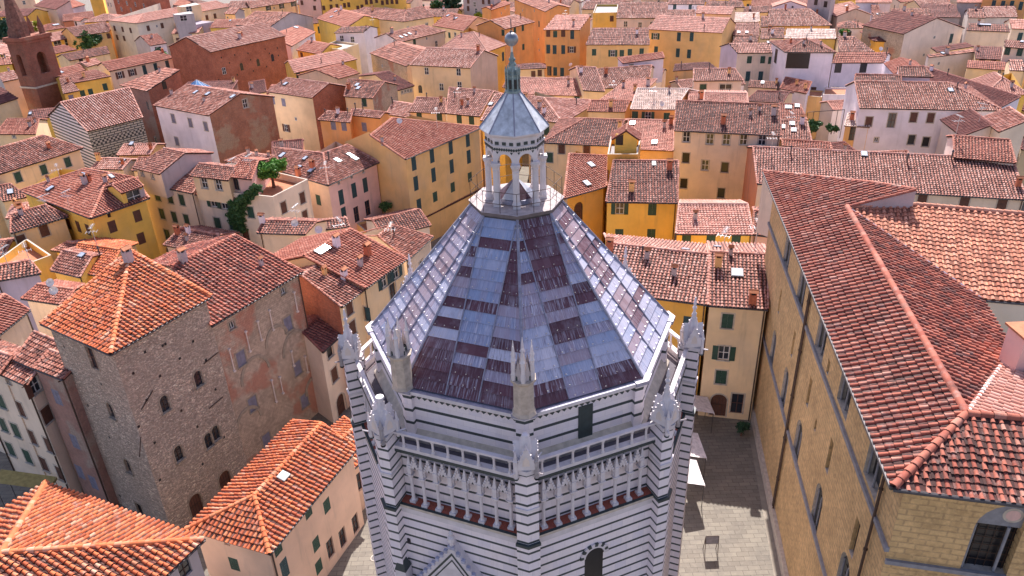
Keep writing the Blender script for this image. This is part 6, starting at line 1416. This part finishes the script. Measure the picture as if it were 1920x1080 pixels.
WH=['by the lane','above the pink house','over the low cream block','near the patched roof','at the tower roof','on the ridge of the corner house','beside the leafy terrace','by the skylight dormer','over the yellow corner house','beside the orange roofed low house','on the open shuttered house','at the palace corner','before the cream palazzo','right of the cream palazzo windows','behind the ochre centre house','on the striped roofs left of the spire','before the ochre green shuttered house','on the bleached roof','left of the white attic','near the loggia villa','on the long patchwork roof','at the raised pink block','on the ivy house','behind the ivy house','on the half brick half white house','over the white rooftop house','by the brick hall','by the striped pink roof','at the left end of the patchwork roof','on the veranda house','on the broad white house','on the lilac walled house','at the far left edge','on the yellow corner house, left slope','by the ochre wedge house','on the narrow cream house','on the tall orange houses','at the corner of the wedge house']
for (x,y),w_ in zip(ANT,WH): antenna(x,y,random.uniform(1.8,3.2),'thin pale television aerial '+w_)
DI=[(100,545,'upper of two pale satellite dishes beside the stone tower roof'),(106,560,'lower of two pale satellite dishes beside the stone tower roof'),(46,572,'pale satellite dish at the left edge above the cream wall'),(600,445,'small satellite dish on the brick side wall house'),(555,432,'satellite dish on the low cream block'),(750,238,'white satellite dish at the foot of the wedge roof'),(352,118,'large round dish on a mast before the brick hall'),(1070,130,'satellite dish on the striped roof by the orange houses'),(1150,500,'satellite dish on the old roof beside the dome'),(1240,205,'satellite dish on the bleached roof edge'),(252,97,'satellite dish by the red gabled house'),(1650,100,'satellite dish on the low chimney roof')]
for x,y,l in DI: dish(x,y,.9,l)
# air conditioning units on walls
def canopy(px,py,z,w_,d_,label,tilt=-.25,m=None):
    CLOTH=m or MATS['white_canvas']
    c=at(px,py,z); root=empty('market_canopy',(c.x,c.y,0),label,'canopy',None if m else 'white canopies beside the baptistery'); mb=MB(); Z=V((0,0,1))
    n=8
    for i in range(n):
        a,b=-1+2*i/n,-1+2*(i+1)/n; s=lambda t:.10*math.cos(t*3.14)
        mb.face([c+V((w_/2,a*d_/2,tilt*w_/2-s(a)*.3)),c+V((w_/2,b*d_/2,tilt*w_/2-s(b)*.3)),c+V((-w_/2,b*d_/2,-tilt*w_/2+s(b)*.2)),c+V((-w_/2,a*d_/2,-tilt*w_/2+s(a)*.2))][::-1],CLOTH)
    mb.face([c+V((w_/2,-d_/2,tilt*w_/2)),c+V((w_/2,d_/2,tilt*w_/2)),c+V((w_/2,d_/2,tilt*w_/2-.25)),c+V((w_/2,-d_/2,tilt*w_/2-.25))],CLOTH); mb.build('canvas',root)
    for sx in(-1,1):
        for sy in(-1,1): mb=MB(); q=c+V((sx*w_*.45,sy*d_*.47,0)); mb.tube(V((q.x,q.y,0)),q+Z*(tilt*sx*w_*.45-.03),.03,METAL,6); mb.build('post',root)
canopy(1314,757,2.6,2.0,2.6,'white canopy farthest up the street, near the arched door'); canopy(1300,833,2.7,1.6,3.4,'lilac shaded canopy in the middle of the row'); canopy(1296,883,2.7,1.6,3.2,'sunlit white canopy nearest the camera')
def signb():
    c=at(1332,1036,0); root=empty('sign_board',c,'small folding notice board standing on the sunlit paving','sign'); Z=V((0,0,1)); mb=MB(); mb.box(c+Z*1.35,V((.52,0,0)),V((0,.02,0)),Z*.38,plain('sign_grey',(.28,.26,.28),.7)); mb.build('panel',root); mb=MB()
    for sx in(-.5,.5):
        mb.tube(c+V((sx,-.25,0)),c+V((sx,0,1.75)),.025,IRON,6); mb.tube(c+V((sx,.35,0)),c+V((sx,0,1.75)),.025,IRON,6)
    mb.tube(c+V((-.5,0,.95)),c+V((.5,0,.95)),.02,IRON,6); mb.tube(c+V((-.5,0,1.75)),c+V((.5,0,1.75)),.02,IRON,6); mb.build('frame',root)
canopy(45,899,3.0,4.4,1.6,'long faded yellow awning in the dark street at the far left',m=plain('yellow_canvas',(.45,.36,.13),.9))
signb()
def cover(x,y,label):
    c=at(x,y,.02); mb=MB(); mb.lathe(c,[(.36,-.02),(.36,.01),(.3,.012)],STONE,16); mb.lathe(c,[(.28,.0),(.28,.014)],METAL,16); tag(mb.build('manhole_cover'),label,'manhole cover')
cover(703,1046,'round manhole cover in the sunlit paving at the left of the baptistery')
# chairs and table on the terraces
def chair(px,py,z,rz,label):
    c=at(px,py,z); root=empty('garden_chair',c,label,'chair','white plastic chairs on the red terrace'); M=Matrix.Translation(c)@Matrix.Rotation(rz,4,'Z')
    def bx(mb,x0,x1,y0,y1,z0,z1): mb.box(M@V(((x0+x1)/2,(y0+y1)/2,(z0+z1)/2)),M.to_3x3()@V(((x1-x0)/2,0,0)),M.to_3x3()@V((0,(y1-y0)/2,0)),V((0,0,(z1-z0)/2)),WHITEW)
    mb=MB(); bx(mb,-.25,.25,-.25,.25,.42,.46); mb.build('seat',root); mb=MB(); bx(mb,-.25,.25,.22,.27,.46,.9); mb.build('backrest',root)
    for x in(-.22,.22):
        for y in(-.22,.22): mb=MB(); bx(mb,x-.02,x+.02,y-.02,y+.02,0,.42); mb.build('leg',root)
FT('low yellow block under the red floored terrace of the pink house',5.0,[(668,418),(690,438),(783,402),(765,390)],'o',.35,'',TERRA)
chair(697,405,4.65,.6,'left white plastic chair on the red terrace'); chair(707,398,4.65,-.4,'right white plastic chair on the red terrace')

def pergola():
    c=at(1549,208,12.4); root=empty('pergola',c,'pink canvas pergola on dark posts over the planted terrace','pergola'); Z=V((0,0,1)); mb=MB(); mb.box(c,V((2.6,.3,0)),V((-.1,1.2,-.35)),Z*.03,CLOTH); mb.build('canvas',root); mb=MB()
    for s in(-1,1):
        for q in(-1,1): p=c+V((2.6*s,1.2*q+.3*s,-.35*q)); mb.tube(p,hz(p)+Z*8,.05,METAL,6)
    for q in(-1,1): mb.tube(c+V((-2.6,1.2*q-.3,-.35*q)),c+V((2.6,1.2*q+.3,-.35*q)),.06,METAL,6)
    for s in(-1,1): mb.tube(c+V((2.6*s,1.2+.3*s,-.35)),c+V((2.6*s,-1.2+.3*s,.35)),.06,METAL,6)
    mb.build('frame',root)
pergola()
def rail(p,q,z,label,h=1.,n=10):
    a,b=at(*p,z),at(*q,z); root=empty('railing',(a+b)/2,label,'railing'); mb=MB(); Z=V((0,0,1))
    for k in(.5,1.): mb.tube(a+Z*h*k,b+Z*h*k,.03,PALEM,5)
    for i in range(n+1): c=a.lerp(b,i/n); mb.tube(c,c+Z*h,.02,PALEM,5)
    mb.build('bars',root)
rail((1318,214),(1404,217),15.6,'thin pale railing with flower boxes of the palazzo roof garden')
for i in range(9):
    x=1322+i*10; c=at(x,220,15.7); root=empty('flower_box',c,['leftmost','second','third','fourth','middle','sixth','seventh','eighth','rightmost'][i]+' of nine flower boxes along the palazzo roof garden edge','flower box','flower boxes on the roof garden edge'); mb=MB(); mb.bx(c.x-.45,c.x+.45,c.y-.15,c.y+.15,c.z-.2,c.z+.1,TERRA); mb.build('box',root); foliage('plants',[(c.x,c.y,c.z+.25,.5,.25,.25)],160,.11,LM if i%3 else LB,root,40+i)

def hall_holes():
    r=[o for o in COL.objects if o.get('label','').startswith('brick hall')][0]
    A,B=at(395,98,16),at(536,67,16); ex=hz(B-A).normalized(); n=V((ex.y,-ex.x,0)); n=-n if n.dot(A-CAM)>0 else n; W_=hz(A)-n*.4
    for x,y in((415,108),(440,103),(465,100),(497,92),(520,90),(430,118),(470,112),(505,100),(522,104),(445,140),(475,133),(500,125),(410,150)):
        p=hit(x,y,W_,n); mb=MB(); mb.box(p,ex*.16,n*.015,V((0,0,.18)),DARK); mb.build('putlog_hole',r)
hall_holes()
# ---------------------------------------------------------------- low infill houses between and beyond the named ones
def infill():
    g=random.Random(11); occ=[]
    for o in COL.objects:
        if o.parent is None and o.get('category') and o.type=='EMPTY': occ.append((WM[o.name].translation.x,WM[o.name].translation.y,o['label'],o['category']))
    feet=[]
    for P0,nn,e,v,pp,ob,root in ROOFS:
        ps=[P0+e*a+v*b for a,b in pp]; feet.append([(p.x,p.y) for p in ps])
    names=['plain','narrow','squat','plastered','shabby','tidy','long','little']; n=0; nn_=0; used=set()
    for row in range(44):
        for colm in range(30):
            y=86+row*6.5 if row<22 else 229+(row-22)*13; x=(-1+2*(colm+.5)/30)*(y*.78)+g.uniform(-2,2)
            if y<125 and -12<x<14: continue
            if y<100 and x>10: continue
            q=V((x,y,0)); px,py=proj(V((x,y,9)))
            if not(-40<px<1960 and py>-30): continue
            if y<230:
                if any(inpoly(f,x,y) or min((x-a)**2+(y-b)**2 for a,b in f)<14 for f in feet): continue
                z=g.uniform(7.5,9.5); w_,d_=g.uniform(5,7),g.uniform(5,7)
            else:
                if any(inpoly(f,x,y) or min((x-a)**2+(y-b)**2 for a,b in f)<25 for f in feet): continue
                z=g.uniform(9.5,13); w_,d_=g.uniform(8,15),g.uniform(8,11)
            near=y<230
            if near and (g.random()<.45 or nn_>=45): continue
            nn_+=near
            if n>=125: return
            a=g.uniform(-.5,.5); ex=V((math.cos(a),math.sin(a),0)); ey=V((-ex.y,ex.x,0)); Z=V((0,0,z)); A=q-ex*w_/2-ey*d_/2+Z; B=q+ex*w_/2-ey*d_/2+Z; B2=B+ey*d_; A2=A+ey*d_
            zr=V((0,0,d_/2*.32)); nb=sorted(occ,key=lambda t:(t[0]-x)**2+(t[1]-y)**2)
            rtp=g.choice(['tA','tA','tR','tB','tP','tA','tD']); cl=g.choice('YycCwoOyY')
            rn={'tA':'mottled','tR':'red','tB':'striped','tP':'pink','tD':'dark red'}[rtp]; cn={'Y':'yellow','y':'pale yellow','c':'cream','C':'beige','w':'white','o':'ochre','O':'orange'}[cl]
            wn=''
            if y>=200:
                P=[A-Z+ex*w_*f+V((0,0,z-2)) for f in (.2,.5,.8)]; wn=' '.join('%.1f,%.1f%s'%(*proj(p),g.choice('gbt')) for p in P)
            s_=' '.join(nb[0][2].split()[:5]); side='behind' if y>nb[0][1] else 'before'
            lab=None
            for nm_ in g.sample(names,8):
                l=f'{nm_} {cn} infill house, {rn} roof, {side} the {s_}'; l=' '.join(l.split()[:15])
                if l not in used: lab=l; break
            used.add(lab)
            feet.append([(p.x,p.y) for p in (A,B,B2,A2)])
            e_=g.choice(['gg','gg','hh']); ra=(A+A2)/2+zr; rb=(B+B2)/2+zr
            if e_=='hh' and w_>d_+1: ra+=ex*d_/2; rb-=ex*d_/2
            else: e_='gg'
            house(lab,z,(A,B,B2,A2),(ra,rb),e_,False,cl,rtp,wn,gut=False,sur='n'); n+=1
infill()

def clutter():
    g=random.Random(5); n=0; rs=list(ROOFS); g.shuffle(rs)
    for P0,nn,e,v,pp,ob,root in rs:
        c=sum(a for a,b in pp)/len(pp),sum(b for a,b in pp)/len(pp); q=P0+e*c[0]+v*c[1]; d=(q-CAM).length
        if d<48 or d>260 or nn.y>.02 or root['category'] in('palace','tower','church','baptistery','rooftop room'): continue
        us=[a for a,b in pp]; vs_=[b for a,b in pp]
        if (max(us)-min(us))*(max(vs_)-min(vs_))<14: continue
        for k in range(g.choice((1,1,2,3)) if d<170 else 1):
            for t in range(8):
                a,b=g.uniform(min(us),max(us)),g.uniform(min(vs_),max(vs_))
                if inpoly(pp,a,b) and b>max(vs_)*.3: break
            else: continue
            x,y=proj(P0+e*a+v*b)
            if not(0<x<1920 and 0<y<620): continue
            h_=roof_at(x,y)
            if not h_ or h_[5] is not ob: continue
            w_=g.random()
            if w_<.42: arrange_chimney(x,y,g.choice('bbgywg'),g.uniform(.6,.95))
            elif w_<.62: arrange_chimney(x,y,'p',g.uniform(.7,1.1))
            elif w_<.72: skylight(x,y,g.uniform(.5,.9),g.uniform(.7,1.2))
            else: arrange_chimney(x,y,'g',g.uniform(.5,.7))
clutter()
